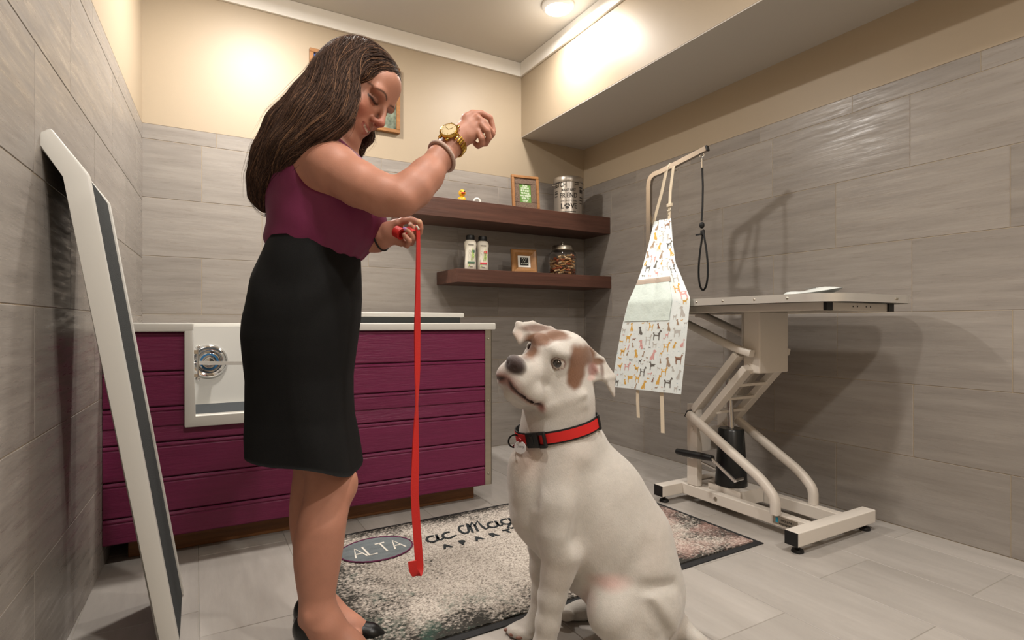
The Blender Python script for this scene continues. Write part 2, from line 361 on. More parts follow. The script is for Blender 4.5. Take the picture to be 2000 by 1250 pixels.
# ================================================================ the rug
def rug_mat():
    m = bpy.data.materials.new('rug_pile'); m.use_nodes = True; nt = m.node_tree; N = nt.nodes; L = nt.links; b = N['Principled BSDF']
    b.inputs['Roughness'].default_value = .95; b.inputs['Specular IOR Level'].default_value = .1
    tc = N.new('ShaderNodeTexCoord')
    def noise(sc, det=4, dist=0):
        mp = N.new('ShaderNodeMapping'); mp.inputs['Scale'].default_value = sc; L.new(tc.outputs['Object'], mp.inputs[0])
        n = N.new('ShaderNodeTexNoise'); n.inputs['Scale'].default_value = 1; n.inputs['Detail'].default_value = det; n.inputs['Distortion'].default_value = dist
        L.new(mp.outputs[0], n.inputs['Vector']); return n.outputs['Fac']
    def ramp_(f, stops):
        r = N.new('ShaderNodeValToRGB'); L.new(f, r.inputs[0]); e = r.color_ramp.elements
        while len(e) < len(stops): e.new(.5)
        for q, (p, c) in zip(e, stops): q.position = p; q.color = lin(c) if isinstance(c, str) else c
        return r.outputs[0]
    def mix(a, c, f, mode='MIX'):
        x = N.new('ShaderNodeMix'); x.data_type = 'RGBA'; x.blend_type = mode
        if isinstance(f, float): x.inputs[0].default_value = f
        else: L.new(f, x.inputs[0])
        for s_, v_ in ((6, a), (7, c)):
            if isinstance(v_, tuple): x.inputs[s_].default_value = v_
            else: L.new(v_, x.inputs[s_])
        return x.outputs[2]
    fine = noise((170, 210, 60), 3); base = ramp_(fine, [(.3, '#6f675f'), (.42, '#a0978d'), (.55, '#bdb4a9'), (.75, '#d2cabf')])
    # darker weathered edges and blotches, as printed on the rug
    sep = N.new('ShaderNodeSeparateXYZ'); L.new(tc.outputs['Object'], sep.inputs[0])
    def mth(op, a, c):
        x = N.new('ShaderNodeMath'); x.operation = op
        for i, v_ in enumerate((a, c)):
            if isinstance(v_, (int, float)): x.inputs[i].default_value = v_
            elif v_ is not None: L.new(v_, x.inputs[i])
        return x.outputs[0]
    ex = mth('DIVIDE', mth('ABSOLUTE', sep.outputs[0], None), .80); ey = mth('DIVIDE', mth('ABSOLUTE', sep.outputs[1], None), .46)
    edge = mth('POWER', mth('MAXIMUM', ex, ey), 3.0)
    blot = noise((6, 6, 1), 5, .4); sp = noise((75, 95, 9), 4)
    k = mth('ADD', mth('MULTIPLY', edge, .30), mth('ADD', mth('MULTIPLY', blot, .55), mth('MULTIPLY', sp, .6)))
    dark = ramp_(k, [(.68, (0, 0, 0, 1)), (.84, (1, 1, 1, 1))])
    c1 = mix(base, lin('#3c3a36'), dark)
    gr = ramp_(mth('ADD', mth('ADD', mth('MULTIPLY', sep.outputs[0], -.22), mth('MULTIPLY', sep.outputs[1], -.25)), mth('ADD', mth('MULTIPLY', noise((9, 9, 1), 3, .5), .5), mth('MULTIPLY', noise((60, 60, 9), 2), .3))), [(.60, (0, 0, 0, 1)), (.70, (1, 1, 1, 1))])
    c2 = mix(c1, lin('#34554a'), mth('MULTIPLY', gr, .5))
    pk = ramp_(mth('ADD', mth('MULTIPLY', sep.outputs[0], .18), mth('ADD', mth('MULTIPLY', noise((5, 7, 1), 3, .5), .6), mth('MULTIPLY', noise((70, 70, 9), 2), .25))), [(.5, (0, 0, 0, 1)), (.62, (1, 1, 1, 1))])
    c3 = mix(c2, lin('#b58f85'), mth('MULTIPLY', pk, .45))
    L.new(c3, b.inputs['Base Color'])
    bn = N.new('ShaderNodeBump'); bn.inputs['Strength'].default_value = .9; bn.inputs['Distance'].default_value = .006; L.new(fine, bn.inputs['Height']); L.new(bn.outputs[0], b.inputs['Normal'])
    return m
RUGM = rug_mat(); RUGC = (-1.48, -1.60, 0)
rug = empty('floor_rug', RUGC, math.radians(.8), 'mottled beige, grey and green printed rug with black border under the dog', 'rug')
RX, RYH = .77, .435
def grid_patch(name, x0, x1, y0, y1, n, m, z, amp, parent, mtl):
    vs_ = []; fs = []
    for j in range(m+1):
        for i in range(n+1):
            vs_.append((x0+(x1-x0)*i/n, y0+(y1-y0)*j/m, z+amp*random.random()))
    for j in range(m):
        for i in range(n): a = j*(n+1)+i; fs.append((a, a+1, a+n+2, a+n+1))
    me = bpy.data.meshes.new(name); me.from_pydata(vs_, [], fs); me.materials.append(mtl); o = bpy.data.objects.new(name, me); COL.objects.link(o); o.parent = parent
    me.polygons.foreach_set('use_smooth', [True]*len(me.polygons)); return o
B().box((-RX-.028, -RYH-.028, 0), (RX+.028, RYH+.028, .004), .0015).done('border', mat('black_rubber_border', '#1d1d1e', .7, bump=.3, bscale=(300, 300, 300)), rug)
B().box((-RX, -RYH, .003), (RX, RYH, .0065)).done('pile_base', RUGM, rug)
tag(grid_patch('pile', -RX, RX, -RYH, RYH, 320, 190, .007, .0035, rug, RUGM), kind='stuff')
# the oval patch and the lettering printed on the rug
INK = mat('rug_dark_print', '#23282a', .95, bump=.4, bscale=(200, 200, 200)); CREAM = mat('rug_cream_thread', '#d9d3c8', .95)
def ell_poly(rx, ry, n=48): return [(rx*math.cos(2*math.pi*i/n), ry*math.sin(2*math.pi*i/n)) for i in range(n)]
ov = B().prism(ell_poly(.138, .11), .0, .0122).done('oval_patch', mat('grey_woven_patch', '#747b7d', .95, var=.35, vscale=(12, 30, 5), bump=.6, bscale=(90, 150, 50)), rug)
ov.location = (-.535, .235, 0); ov.rotation_euler = (0, 0, .05)
B().tube([(.137*math.cos(2*math.pi*i/60)*(1+.015*(i % 2)), .109*math.sin(2*math.pi*i/60)*(1+.015*(i % 2)), .0125) for i in range(60)], .003, 5, closed=True).done('stitching', mat('plum_thread', '#5b1f42', .9), ov)
def strokes(lines, w=.006, z=.013, slant=0, ox=0, oy=0, sx=1, sy=1):
    b = B()
    for ln in lines:
        b.tube([(ox+(x+slant*y)*sx, oy+y*sy, z) for x, y in ln], 0, flat=(.003, w), up=(0, 0, 1))
    return b
A_ = [[(0, 0), (.5, 1), (1, 0)], [(.2, .36), (.8, .36)]]; L_ = [[(0, 1), (0, 0), (.75, 0)]]; T_ = [[(0, 1), (.9, 1)], [(.45, 1), (.45, 0)]]
al = []
for i, (gl) in enumerate((A_, L_, T_, A_)): al += [[(x*.042+i*.05-.093, y*.085-.045) for x, y in ln] for ln in gl]
strokes(al, .007, .0128).done('lettering', CREAM, ov)
def arc(cx, cy, rx, ry, a0, a1, n=10): return [(cx+rx*math.cos(math.radians(a0+(a1-a0)*i/n)), cy+ry*math.sin(math.radians(a0+(a1-a0)*i/n))) for i in range(n+1)]
a_g = [arc(.35, .3, .33, .3, 60, 380, 12), [(.68, .6), (.64, .15), (.78, .0), (.95, .12)]]
c_g = [arc(.38, .3, .34, .3, 55, 300, 10)+[(.8, .12)]]
M_g = [arc(-.15, .5, .28, .42, 60, 330, 12)+[(.25, 1.0), (.3, .5), (.22, 0)], [(.25, .55), (.6, 1.05), (.62, .5), (.55, 0)], [(.58, .55), (.98, 1.05), (1.0, .4), (1.1, 0), (1.3, .12)]]
g_g = [arc(.35, .3, .33, .3, 60, 380, 12), [(.68, .6), (.62, -.3), (.35, -.5), (.1, -.35), (.4, -.05), (.95, .15)]]
sc = []; pen = 0
for gl, adv in ((a_g, .95), (c_g, 1.6), (M_g, 1.35), (a_g, .95), (g_g, 1.0)):
    sc += [[((x+pen)*.072, y*.10) for x, y in ln] for ln in gl]; pen += adv
o = strokes(sc, .010, .0102, slant=.25).done('script_lettering', INK, rug); o.location = (-.345, .19, 0); o.rotation_euler = (0, 0, .05)
for i, ch in enumerate('APARTMENTS'):
    text_obj('letter', ch, .05, INK, rug, Matrix.Translation((-.295+i*.07, .125+i*.0035, .0105)), ext=.0008, bold=.0025)

# ================================================================ the hydraulic grooming table
CREAMM = mat('cream_powder_coat', '#d6cec3', .35)
ALU = mat('aluminium_edge', '#dad7d0', .34, metal=.65, var=.06, vscale=(3, 3, 80))
TX, TYC = -.405, -1.80
gt = empty('grooming_table', (TX, TYC, 0), 0, 'cream hydraulic grooming table with silver-edged top by the tiled wall', 'table')
def G(b, name, m, parent=None, **k):
    o = b.done(name, m, parent or gt, **k)
    if (parent or gt) is gt: o.location = (-TX, -TYC, 0)
    return o
BT, BB = .085, .032
for y0 in (-2.192, -1.505):
    cb = G(B().box((-.672, y0, BB), (-.14, y0+.055, BT), .003), 'base_crossbar', CREAMM)
    for xe in (-.674, -.142):
        B().box((xe, y0+.001, BB+.001), (xe+.004, y0+.054, BT-.001)).done('end_cap', BLACKP, cb)
    for xf in (-.635, -.175):
        B().lathe([(0, .0), (.021, .0), (.023, .004), (.02, .012), (.008, .016), (.007, .034), (0, .034)], Matrix.Translation((xf, y0+.027, 0)), 20).done('levelling_foot', BLACKP, cb, smooth=True)
for x0 in (-.54, -.325):
    rl = G(B().box((x0, -2.14, BB+.001), (x0+.04, -1.448, BT-.001), .003), 'base_rail', CREAMM)
    B().cyl((x0-.003, -1.705, .06), (x0+.001, -1.705, .06), .009, n=16).done('bolt', STEEL, rl, smooth=True)
pl = G(B().box((-.542, -2.105, .043), (-.5395, -1.995, .077), .001), 'maker_plate', STEEL)
B().box((-.5432, -2.02, .05), (-.5418, -2.01, .07)).done('maker_mark', mat('cyan_print', '#2aa5c8', .5), pl)
MPL = frame_M((-.5426, -2.062, .064), (0, -1, 0), (0, 0, 1))
text_obj('maker_text', 'master', .017, BLACKP, pl, MPL, space=1.25); text_obj('maker_text', 'equipment', .015, BLACKP, pl, Matrix.Translation((0, 0, -.014)) @ MPL, space=1.15)
for x0 in (-.535, -.32):                         # rear uprights
    u = G(B().box((x0, -1.592, BT), (x0+.035, -1.53, .478), .003), 'upright', CREAMM)
    for z in (.435, .36): B().cyl((x0-.005, -1.562, z), (x0+.001, -1.562, z), .010, n=16).done('bolt', CREAMM, u, smooth=True)
G(B().box((-.5, -1.585, .25), (-.32, -1.57, .36)), 'upright_web', CREAMM)
def bent(P, w=.036):
    b = B(); P = [Vector(p) for p in P]; Q = [P[0]]
    for i in range(1, len(P)-1):
        a, c, e = P[i-1], P[i], P[i+1]; r = min(.06, (a-c).length*.45, (e-c).length*.45); s0 = c+(a-c).normalized()*r; s1 = c+(e-c).normalized()*r
        for k in range(7): t = k/6; Q.append(s0*(1-t)**2+c*2*t*(1-t)+s1*t*t)
    Q.append(P[-1]); Q2 = []
    for p in Q: Q2.append(p)
    # rounded square tube
    rings = []
    for i, p in enumerate(Q2):
        d = (Q2[min(i+1, len(Q2)-1)]-Q2[max(i-1, 0)]).normalized(); x = Vector((1, 0, 0)); x = (x-d*x.dot(d)).normalized(); y = d.cross(x); h = w/2; c = h*.7
        rings.append([b.bm.verts.new(p+x*u+y*v) for u, v in ((h, c), (c, h), (-c, h), (-h, c), (-h, -c), (-c, -h), (c, -h), (h, -c))])
    for A, C in zip(rings, rings[1:]):
        for k in range(8): b.bm.faces.new((A[k], A[(k+1) % 8], C[(k+1) % 8], C[k]))
    b.bm.faces.new(rings[0][::-1]); b.bm.faces.new(rings[-1]); return b
for x0 in (-.555, -.30):
    bx = x0 if x0 < -.4 else x0+.005
    br_ = G(bent([(bx, -1.56, .432), (bx, -1.955, .212), (bx, -2.017, .15), (bx, -2.017, BT)], .034), 'brace', CREAMM, smooth=50)
    d = Vector((0, -.395, -.22)).normalized()
    B().bar(Vector((bx, -1.56, .432))-d*.006, Vector((bx, -1.56, .432))+d*.001, .034, bev=.001).done('end_cap', BLACKP, br_)
for x0 in (-.52, -.30):                          # the two pairs of parallel lifting links
    for a, b_ in (((-1.57, .450), (-1.815, .728)), ((-1.615, .395), (-1.862, .672))):
        lk = G(B().bar((x0, *a), (x0, *b_), .03, .055, .003, up=(1, 0, 0)), 'lift_link', CREAMM)
    B().cyl((x0-.02, -1.66, .555), (x0-.012, -1.66, .555), .009, n=16).done('bolt', STEEL, lk, smooth=True)
for t in (.15, .4, .65, .88):
    y = -1.63-(.245)*t; z = .41+.275*t
    G(B().box((-.51, y-.02, z-.006), (-.31, y+.02, z+.006)), 'link_plate', CREAMM)
hb = G(B().box((-.50, -1.905, .648), (-.30, -1.822, .918), .006).prism([(-.5, -1.822), (-.30, -1.822), (-.33, -1.79), (-.47, -1.79)], .7, .918), 'lift_head', CREAMM)
B().cyl((-.506, -1.845, .675), (-.499, -1.845, .675), .011, n=16).done('bolt', CREAMM, hb, smooth=True)
for x0 in (-.525, -.275):
    G(bent([(x0, -1.36, .915), (x0, -1.40, .912), (x0, -1.80, .755), (x0, -1.885, .735)], .032), 'top_strut', CREAMM, smooth=50)
cy = G(B().lathe([(0, .105), (.072, .105), (.072, .112), (.058, .365), (.052, .372), (0, .372)], Matrix.Translation((-.415, -1.69, 0)), 32), 'pump_cylinder', mat('black_enamel', '#17191a', .3), smooth=True)
B().cyl((-.415, -1.69, .37), (-.415, -1.675, .60), .015, n=20).done('piston', CHROME, cy, smooth=True)
G(B().prism([(-.49, -1.80), (-.33, -1.80), (-.33, -1.62), (-.49, -1.62)], BB+.01, .106).box((-.5, -1.63, BT-.004), (-.32, -1.53, BT+.001)), 'pump_mount', CREAMM)
pd = G(B().tube([(-.56, -1.49, .238), (-.56, -1.55, .24), (-.56, -1.63, .245), (-.56, -1.705, .248)], [.014, .017, .017, .014], 12), 'foot_pedal', BLACKP, smooth=True)
B().cyl((-.56, -1.70, .245), (-.53, -1.80, .165), .008, n=12).cyl((-.53, -1.80, .165), (-.45, -1.78, .16), .008, n=12).cyl((-.56, -1.53, .235), (-.46, -1.64, .17), .006, n=12).done('pedal_arm', CHROME, pd, smooth=True)
# the top
def rrect(x0, x1, y0, y1, r, n=8):
    o = []
    for cx, cy_, a0 in ((x1-r, y1-r, 0), (x0+r, y1-r, 90), (x0+r, y0+r, 180), (x1-r, y0+r, 270)):
        for i in range(n+1): a = math.radians(a0+90*i/n); o.append((cx+r*math.cos(a), cy_+r*math.sin(a)))
    return o
X0, X1, Y0, Y1 = -.705, -.095, -2.345, -1.275
tp = G(B().prism(rrect(X0+.002, X1-.002, Y0+.002, Y1-.002, .13), .95, .971), 'table_top', mat('grey_ribbed_rubber', '#6a6863', .7, bump=.4, bscale=(150, 4, 4)))
RRM = rrect(X0, X1, Y0, Y1, .13)
b = B(); n = len(RRM); ri = [(x*1, y) for x, y in rrect(X0+.004, X1-.004, Y0+.004, Y1-.004, .126)]
for z in (0,):
    lo_ = [b.bm.verts.new((x, y, .944)) for x, y in RRM]; hi_ = [b.bm.verts.new((x, y, .974)) for x, y in RRM]; hi2 = [b.bm.verts.new((x, y, .974)) for x, y in ri]; lo2 = [b.bm.verts.new((x, y, .944)) for x, y in ri]
    for A, C in ((lo_, hi_), (hi_, hi2), (hi2, lo2), (lo2, lo_)):
        for i in range(n): b.bm.faces.new((A[i], A[(i+1) % n], C[(i+1) % n], C[i]))
ed = b.done('edge_band', ALU, tp, smooth=True)
for y in (-1.45, -1.6, -1.74, -1.88, -2.03, -2.17): B().sph((X0, y, .959), .005, (.5, 1, 1), 8).done('rivet', STEEL, tp, smooth=True)
for x in (-.30, -.29): B().sph((x, Y0, .959), .005, (1, .5, 1), 8).done('rivet', STEEL, tp, smooth=True)
fr = G(B().box((-.63, -2.27, .914), (-.595, -1.33, .945), .002).box((-.205, -2.27, .914), (-.17, -1.33, .945), .002).box((-.6, -2.268, .914), (-.2, -2.235, .944), .002).box((-.6, -1.365, .914), (-.2, -1.33, .944), .002).box((-.6, -1.9, .914), (-.2, -1.82, .943)), 'top_frame', CREAMM)
for x in (-.632, -.207): B().box((x, -2.275, .913), (x+.039, -2.262, .946), .001).done('end_cap', BLACKP, fr)
for x in (-.45, -.42, -.36, -.33): B().cyl((x, -2.269, .93), (x, -2.2675, .93), .003, n=10).done('frame_hole', BLACKP, fr)
# the silver pouch on the table
b = B(); nu, nv = 14, 8; g = {}
for sgn in (1, -1):
    for i in range(nu+1):
        for j in range(nv+1):
            u, v = i/nu, j/nv; fz = (math.sin(math.pi*v)**.6)*(math.sin(math.pi*min(1, u*1.05+.02))**.5 if u < .98 else 0)
            lift = .012*u*u
            edge = i in (0, nu) or j in (0, nv)
            key = (i, j, 1 if edge else sgn)
            if key not in g: g[key] = b.bm.verts.new((-.10+.20*u, -.065+.13*v, .014+lift+.004*math.sin(u*9+v*4)*(not edge)+(0 if edge else sgn*.013*fz)))
    for i in range(nu):
        for j in range(nv):
            def k(a, c): return g[(a, c, 1 if (a in (0, nu) or c in (0, nv)) else sgn)]
            try: b.bm.faces.new((k(i, j), k(i+1, j), k(i+1, j+1), k(i, j+1)))
            except ValueError: pass
po = b.done('foil_pouch', mat('white_foil', '#dfe3df', .32, metal=.2, bump=.15, bscale=(30, 30, 30)), smooth=60); po.location = (-.33, -2.035, .9750); po.rotation_euler = (0, math.radians(-3), math.radians(-58)); po.scale = (1.12, 1.1, 1.25)
tag(po, 'crumpled white and silver foil pouch lying on the grooming table top', 'pouch')
b = B()
for i in range(7): b.box((-.035+i*.0105, -.012, .0322), (-.028+i*.0105, -.003+.002*(i % 2), .0330))
b.done('print_marks', mat('grey_print', '#777b78', .6), po)
# ================================================================ the grooming arm, the loop and the apron
arm = empty('arm_stand', (-.50, -1.235, .974), 0, 'chrome square-tube grooming stand clamped to the table end', 'stand')
AD = Vector((.09, -.305, .088)); A0 = Vector((0, 0, .672))              # the arm's rise from the post to its tip
ph_ = AD.normalized()
B().tube([Vector((0, 0, -.06)), Vector((0, 0, .3)), Vector((0, 0, .625)), Vector((.001, -.004, .655)), Vector((.004, -.014, .674)), Vector((.010, -.034, .686)), A0+AD*.2, A0+AD], 0, flat=(.024, .024), up=(.96, .28, 0)).done('post', mat('satin_chrome', '#a79e94', .2, metal=1), arm)
B().bar(A0+AD, A0+AD+ph_*.010, .026, .026, .002).done('end_cap', BLACKP, arm)
B().box((-.03, -.09, -.075), (.03, .02, -.034), .004).box((-.03, .0, -.075), (.03, .022, .03), .004).done('clamp', BLACKP, arm)
for t_ in (.93, .47): B().torus(A0+AD*t_+Vector((0, 0, -.022)), .011, .0025, (1, .3, 0), 16, 6).done('eyelet', CHROME, arm, smooth=True)
lp = empty('grooming_loop', (-.416, -1.519, 1.692), 0, 'thin black strap loop hanging from the chrome grooming arm', 'loop')
B().cyl((0, 0, .0), (0, 0, -.05), .006, n=10).sph((0, 0, .004), .009, n=8).cyl((.0, -.008, -.01), (0, .008, -.02), .004, n=8).done('snap_hook', CHROME, lp, smooth=True)
LB = mat('black_webbing', '#121212', .7)
pts = [(0, 0, -.05), (0, -.004, -.14), (0, -.002, -.24), (0, .004, -.315)]
B().tube(pts, 0, flat=(.010, .003), up=(0, 1, 0)).sph((0, .002, -.335), .013, (1, 1, 1.3), 8).box((-.004, -.014, -.385), (.004, .01, -.36), .002).box((-.003, -.01, -.383), (.003, .04, -.376)).done('strap', LB, lp, smooth=True)
loop = []
for i in range(33):
    a = 2*math.pi*i/32; yy = .047*math.sin(a)*(0.5-.5*math.cos(a))**.45; loop.append((.01*math.sin(a), yy-.006, -.36-.30*(.5-.5*math.cos(a))))
B().tube(loop, 0, flat=(.003, .010), up=(1, 0, 0)).done('noose', LB, lp)
# apron surface: outline rows z, y at the two edges; the cloth falls from the arm outward over the table edge
AR = [(1.41, -1.25, -1.375, -.475), (1.265, -1.285, -1.46, -.55), (1.15, -1.32, -1.545, -.62), (1.07, -1.336, -1.63, -.67), (.97, -1.323, -1.72, -.716),
      (.845, -1.293, -1.72, -.73), (.69, -1.254, -1.71, -.735), (.54, -1.22, -1.695, -.738)]
def ap(u, v, off_=0):
    """u 0 (far side) .. 1 (near side), v 0 top .. 1 hem"""
    z = AR[0][0]+(AR[-1][0]-AR[0][0])*v
    for r0, r1 in zip(AR, AR[1:]):
        if r1[0] <= z <= r0[0]+1e-9: t = (r0[0]-z)/(r0[0]-r1[0]); break
    q = [r0[k]*(1-t)+r1[k]*t for k in range(4)]
    wv = .012*math.sin(u*11+v*3)*(.4+.6*v)*(1-abs(2*u-1)*.3)+.018*math.exp(-((u-.42)/.10)**2)*max(0, 1-v*2.2)
    return (q[3]-.004-abs(wv)*1.0-off_, q[1]+(q[2]-q[1])*u, z+.012*u*v)
apron = empty('apron', (-.72, -1.48, .54), 0, 'white dog-print apron with cream neck strap hung over the grooming arm', 'apron')
def A(b, name, m, parent=None, **k):
    o = b.done(name, m, parent or apron, **k)
    if not parent: o.location = -Vector(apron.location)
    return o
def cloth(u0, u1, v0, v1, nu, nv, off_, th):
    b = B(); gr = [[[b.bm.verts.new(ap(u0+(u1-u0)*i/nu, v0+(v1-v0)*j/nv, off_+s_*th)) for i in range(nu+1)] for j in range(nv+1)] for s_ in (0, 1)]
    for s_ in (0, 1):
        for j in range(nv):
            for i in range(nu): b.bm.faces.new((gr[s_][j][i], gr[s_][j][i+1], gr[s_][j+1][i+1], gr[s_][j+1][i]))
    for j in range(nv):
        for i in (0, nu): b.bm.faces.new((gr[0][j][i], gr[0][j+1][i], gr[1][j+1][i], gr[1][j][i]))
    for i in range(nu):
        for j in (0, nv): b.bm.faces.new((gr[0][j][i], gr[0][j][i+1], gr[1][j][i+1], gr[1][j][i]))
    return b
CLOTH = mat('white_cotton', '#e2e9e7', .9, bump=.2, bscale=(25, 25, 25), var=.04, vscale=(400, 400, 400))
A(cloth(0, 1, 0, 1, 30, 60, 0, .0015), 'apron_panel', CLOTH, smooth=60)
pk = A(cloth(.02, .74, .40, .615, 20, 16, .004, .0015), 'pocket', mat('pale_aqua_cotton', '#cfdbd4', .9, bump=.5, bscale=(18, 18, 18)), smooth=60)
A(cloth(.02, .78, .374, .403, 20, 2, .005, .0015), 'pocket_band', mat('taupe_cotton', '#a99a8c', .9), smooth=60)
# printed dogs
SH = {'stand': [(-.5, .18), (-.46, .3), (-.3, .22), (.18, .22), (.27, .42), (.3, .52), (.4, .5), (.52, .4), (.5, .33), (.36, .3), (.32, .05), (.3, -.15), (.32, -.5), (.22, -.5), (.2, -.12), (.0, -.08), (-.22, -.06), (-.28, -.25), (-.24, -.5), (-.34, -.5), (-.4, -.22), (-.4, .08)],
      'sit': [(-.12, -.5), (-.38, -.48), (-.4, -.3), (-.26, -.1), (-.14, .12), (-.06, .3), (-.1, .44), (.04, .52), (.16, .48), (.3, .36), (.26, .28), (.12, .24), (.1, .0), (.12, -.5), (.02, -.5), (.0, -.3)],
      'small': [(-.5, .12), (-.4, .05), (.2, .05), (.3, .2), (.42, .18), (.5, .06), (.38, .0), (.3, -.1), (.3, -.3), (.22, -.3), (.2, -.14), (-.2, -.14), (-.24, -.3), (-.32, -.3), (-.34, -.1)],
      'bar': [(-.4, .07), (.4, .07), (.4, -.07), (-.4, -.07)]}
PC = [mat('print_gold', '#d3a550', .9), mat('print_brown', '#a08a75', .9), mat('print_dark', '#6a6661', .9), mat('print_rose', '#d3a09c', .9), mat('print_grey', '#b9b6b0', .9), mat('print_chestnut', '#8d6a56', .9), mat('print_blue', '#85abbd', .9)]
from mathutils.geometry import tessellate_polygon
b = B(); rnd = random.Random(4); kinds = ['stand', 'sit', 'small', 'stand', 'small', 'bar']
def print_at(u, v, k, sz, flip, ci):
    wv_ = max(.04, abs(ap(1, v)[1]-ap(0, v)[1])); vs_ = []
    for x, y in SH[k]:
        uu = u+flip*x*sz/wv_; vv = v-y*sz/.865
        if not (.0 < uu < 1 and .0 < vv < 1) or (uu < .79 and .365 < vv < .62): return False
        vs_.append(ap(uu, vv, .0019))
    bv_ = [b.bm.verts.new(p) for p in vs_]
    for tri in tessellate_polygon([[Vector((x, y, 0)) for x, y in SH[k]]]):
        f_ = b.bm.faces.new([bv_[i] for i in tri]); f_.material_index = ci
    return True
done_ = []
for sz0, tries, ks in ((.046, 900, ('stand', 'sit')), (.028, 1500, ('stand', 'sit', 'small')), (.016, 2500, ('small', 'small', 'bar'))):
    for _ in range(tries):
        u, v = rnd.random(), rnd.random(); y_, z_ = ap(u, v)[1:]; k = rnd.choice(ks); sz = sz0*rnd.uniform(.85, 1.1)
        if any((y_-a)**2+(z_-c)**2 < ((sz+e)*.56)**2 for a, c, e in done_): continue
        if print_at(u, v, k, sz*(.6 if k == 'bar' else 1), rnd.choice((-1, 1)), 6 if k == 'bar' else rnd.choice([0, 0, 1, 1, 2, 3, 4, 4, 5])): done_.append((y_, z_, sz))
tag(A(b, 'dog_print', PC[0], mats=PC), kind='stuff')
# neck strap over the arm, adjuster, ties
STR = mat('cream_tape', '#d8cab2', .85)
hk = Vector((-.464, -1.357, 1.695))
tl, tr = Vector(ap(.03, .0)), Vector(ap(.9, .0))
A(B().tube([tl+Vector((0, .01, -.012)), tl+(hk-tl)*.5+Vector((-.008, 0, 0)), hk+Vector((-.015, .012, -.012)), hk+Vector((-.004, .004, .004)), hk+Vector((.015, -.004, -.015))], 0, flat=(.020, .0022), up=(0, 1, .2)), 'neck_strap', STR)
A(B().tube([hk+Vector((.008, -.012, .0)), hk+Vector((-.006, -.022, -.02)), hk+(tr-hk)*.5, tr+Vector((.002, 0, .075))], 0, flat=(.018, .0022), up=(0, 1, .2))
  .tube([tr+Vector((.0, 0, .06)), tr+Vector((-.003, 0, -.015))], 0, flat=(.016, .003), up=(0, 1, 0)).box(tr+Vector((-.006, -.018, .06)), tr+Vector((.006, .016, .078)), .002), 'adjuster_strap', STR)
A(B().torus(tr+Vector((-.002, .002, .045)), .011, .002, (1, 0, 0), 16, 6).torus(tr+Vector((-.002, .0, .028)), .011, .002, (1, .4, 0), 16, 6), 'strap_rings', STEEL, smooth=True)
h1, h2 = Vector(ap(.38, .97)), Vector(ap(.72, .97))
A(B().tube([h1+Vector((.012, 0, 0)), h1+Vector((.012, .002, -.08)), h1+Vector((.014, -.002, -.165))], 0, flat=(.020, .002), up=(0, 1, 0)), 'waist_tie', STR)
A(B().tube([h2+Vector((.012, 0, 0)), h2+Vector((.012, -.004, -.10)), h2+Vector((.012, -.008, -.215))], 0, flat=(.022, .002), up=(0, 1, 0)), 'waist_tie', STR)

# ================================================================ shelves and what stands on them
WALNUT = mat('dark_walnut', '#5f3e32', .42, var=.45, vscale=(2.2, 26, 45), bump=.1, bscale=(3, 60, 90), detail=7)
US, LS = 1.635, 1.206
def shelf(name, x0, x1, y0, z0, z1, label):
    o = B().box((0, y0, z0-z1), (x1-x0, 0, 0), .0025).done(name, WALNUT); o.location = (x0, 0, z1); return tag(o, label, 'shelf', 'floating wall shelves')
shelf('wall_shelf', -1.53, 0, -.314, 1.516, US, 'upper dark walnut floating shelf, longer and thicker, holding tin and duck')
shelf('wall_shelf', -1.22, 0, -.326, 1.121, LS, 'lower dark walnut floating shelf holding shampoo bottles and treat jar')
# rubber duck
d = empty('rubber_duck', (-1.125, -.19, US), math.radians(-100), 'small yellow rubber duck with orange bill on the upper shelf', 'toy')
YEL = mat('duck_yellow', '#e8b02a', .4)
B().sph((0, 0, .026), .028, (1.25, 1, .9)).sph((.012, 0, .068), .023).sph((-.035, 0, .04), .012, (1.2, .8, 1)).done('body', YEL, d, smooth=True)
B().sph((.038, 0, .064), .011, (1, 1.3, .55), 10).done('bill', mat('duck_bill', '#d2412a', .4), d, smooth=True)
for s_ in (-1, 1): B().sph((.030, s_*.012, .076), .0045, n=8).done('eye', BLACKP, d, smooth=True)
# ring dish
ds = empty('trinket', (-1.02, -.20, US), 0, 'small white ceramic ring-shaped trinket beside the rubber duck', 'ornament')
B().torus((0, 0, .026), .02, .007, (.3, 1, 0), 24, 10).done('ring', mat('white_ceramic', '#d8d6cf', .2), ds, smooth=True)
B().box((-.03, -.015, 0), (.03, .015, .006), .003).done('foot', MATS['white_ceramic'], ds, smooth=True)
# framed print on the upper shelf
def pic_frame(name, loc, rz, tilt, W, H, bw, depth, m, label, inner=None):
    t = empty(name, loc, rz, label, 'picture frame')
    t.rotation_euler = (tilt, 0, rz)
    b = B()
    for a, c in (((-W/2, 0, 0), (W/2, depth, bw)), ((-W/2, 0, H-bw), (W/2, depth, H)), ((-W/2, 0, bw), (-W/2+bw, depth, H-bw)), ((W/2-bw, 0, bw), (W/2, depth, H-bw))): b.box(a, c, .002)
    b.done('frame', m, t); B().box((-W/2+.004, depth-.004, .004), (W/2-.004, depth, H-.004)).done('backing', m, t)
    return t
LOAK = mat('light_oak', '#a2703f', .5, var=.35, vscale=(20, 20, 60), bump=.15, bscale=(30, 30, 90)); GOAK = mat('weathered_grey_wood', '#7f6857', .8, var=.5, vscale=(120, 20, 120), bump=.6, bscale=(150, 30, 150))
f1 = pic_frame('picture_frame', (-.66, -.235, US), math.radians(-8), math.radians(-7), .20, .245, .018, .022, LOAK, 'light wood picture frame with weathered liner and green print on upper shelf')
b = B()
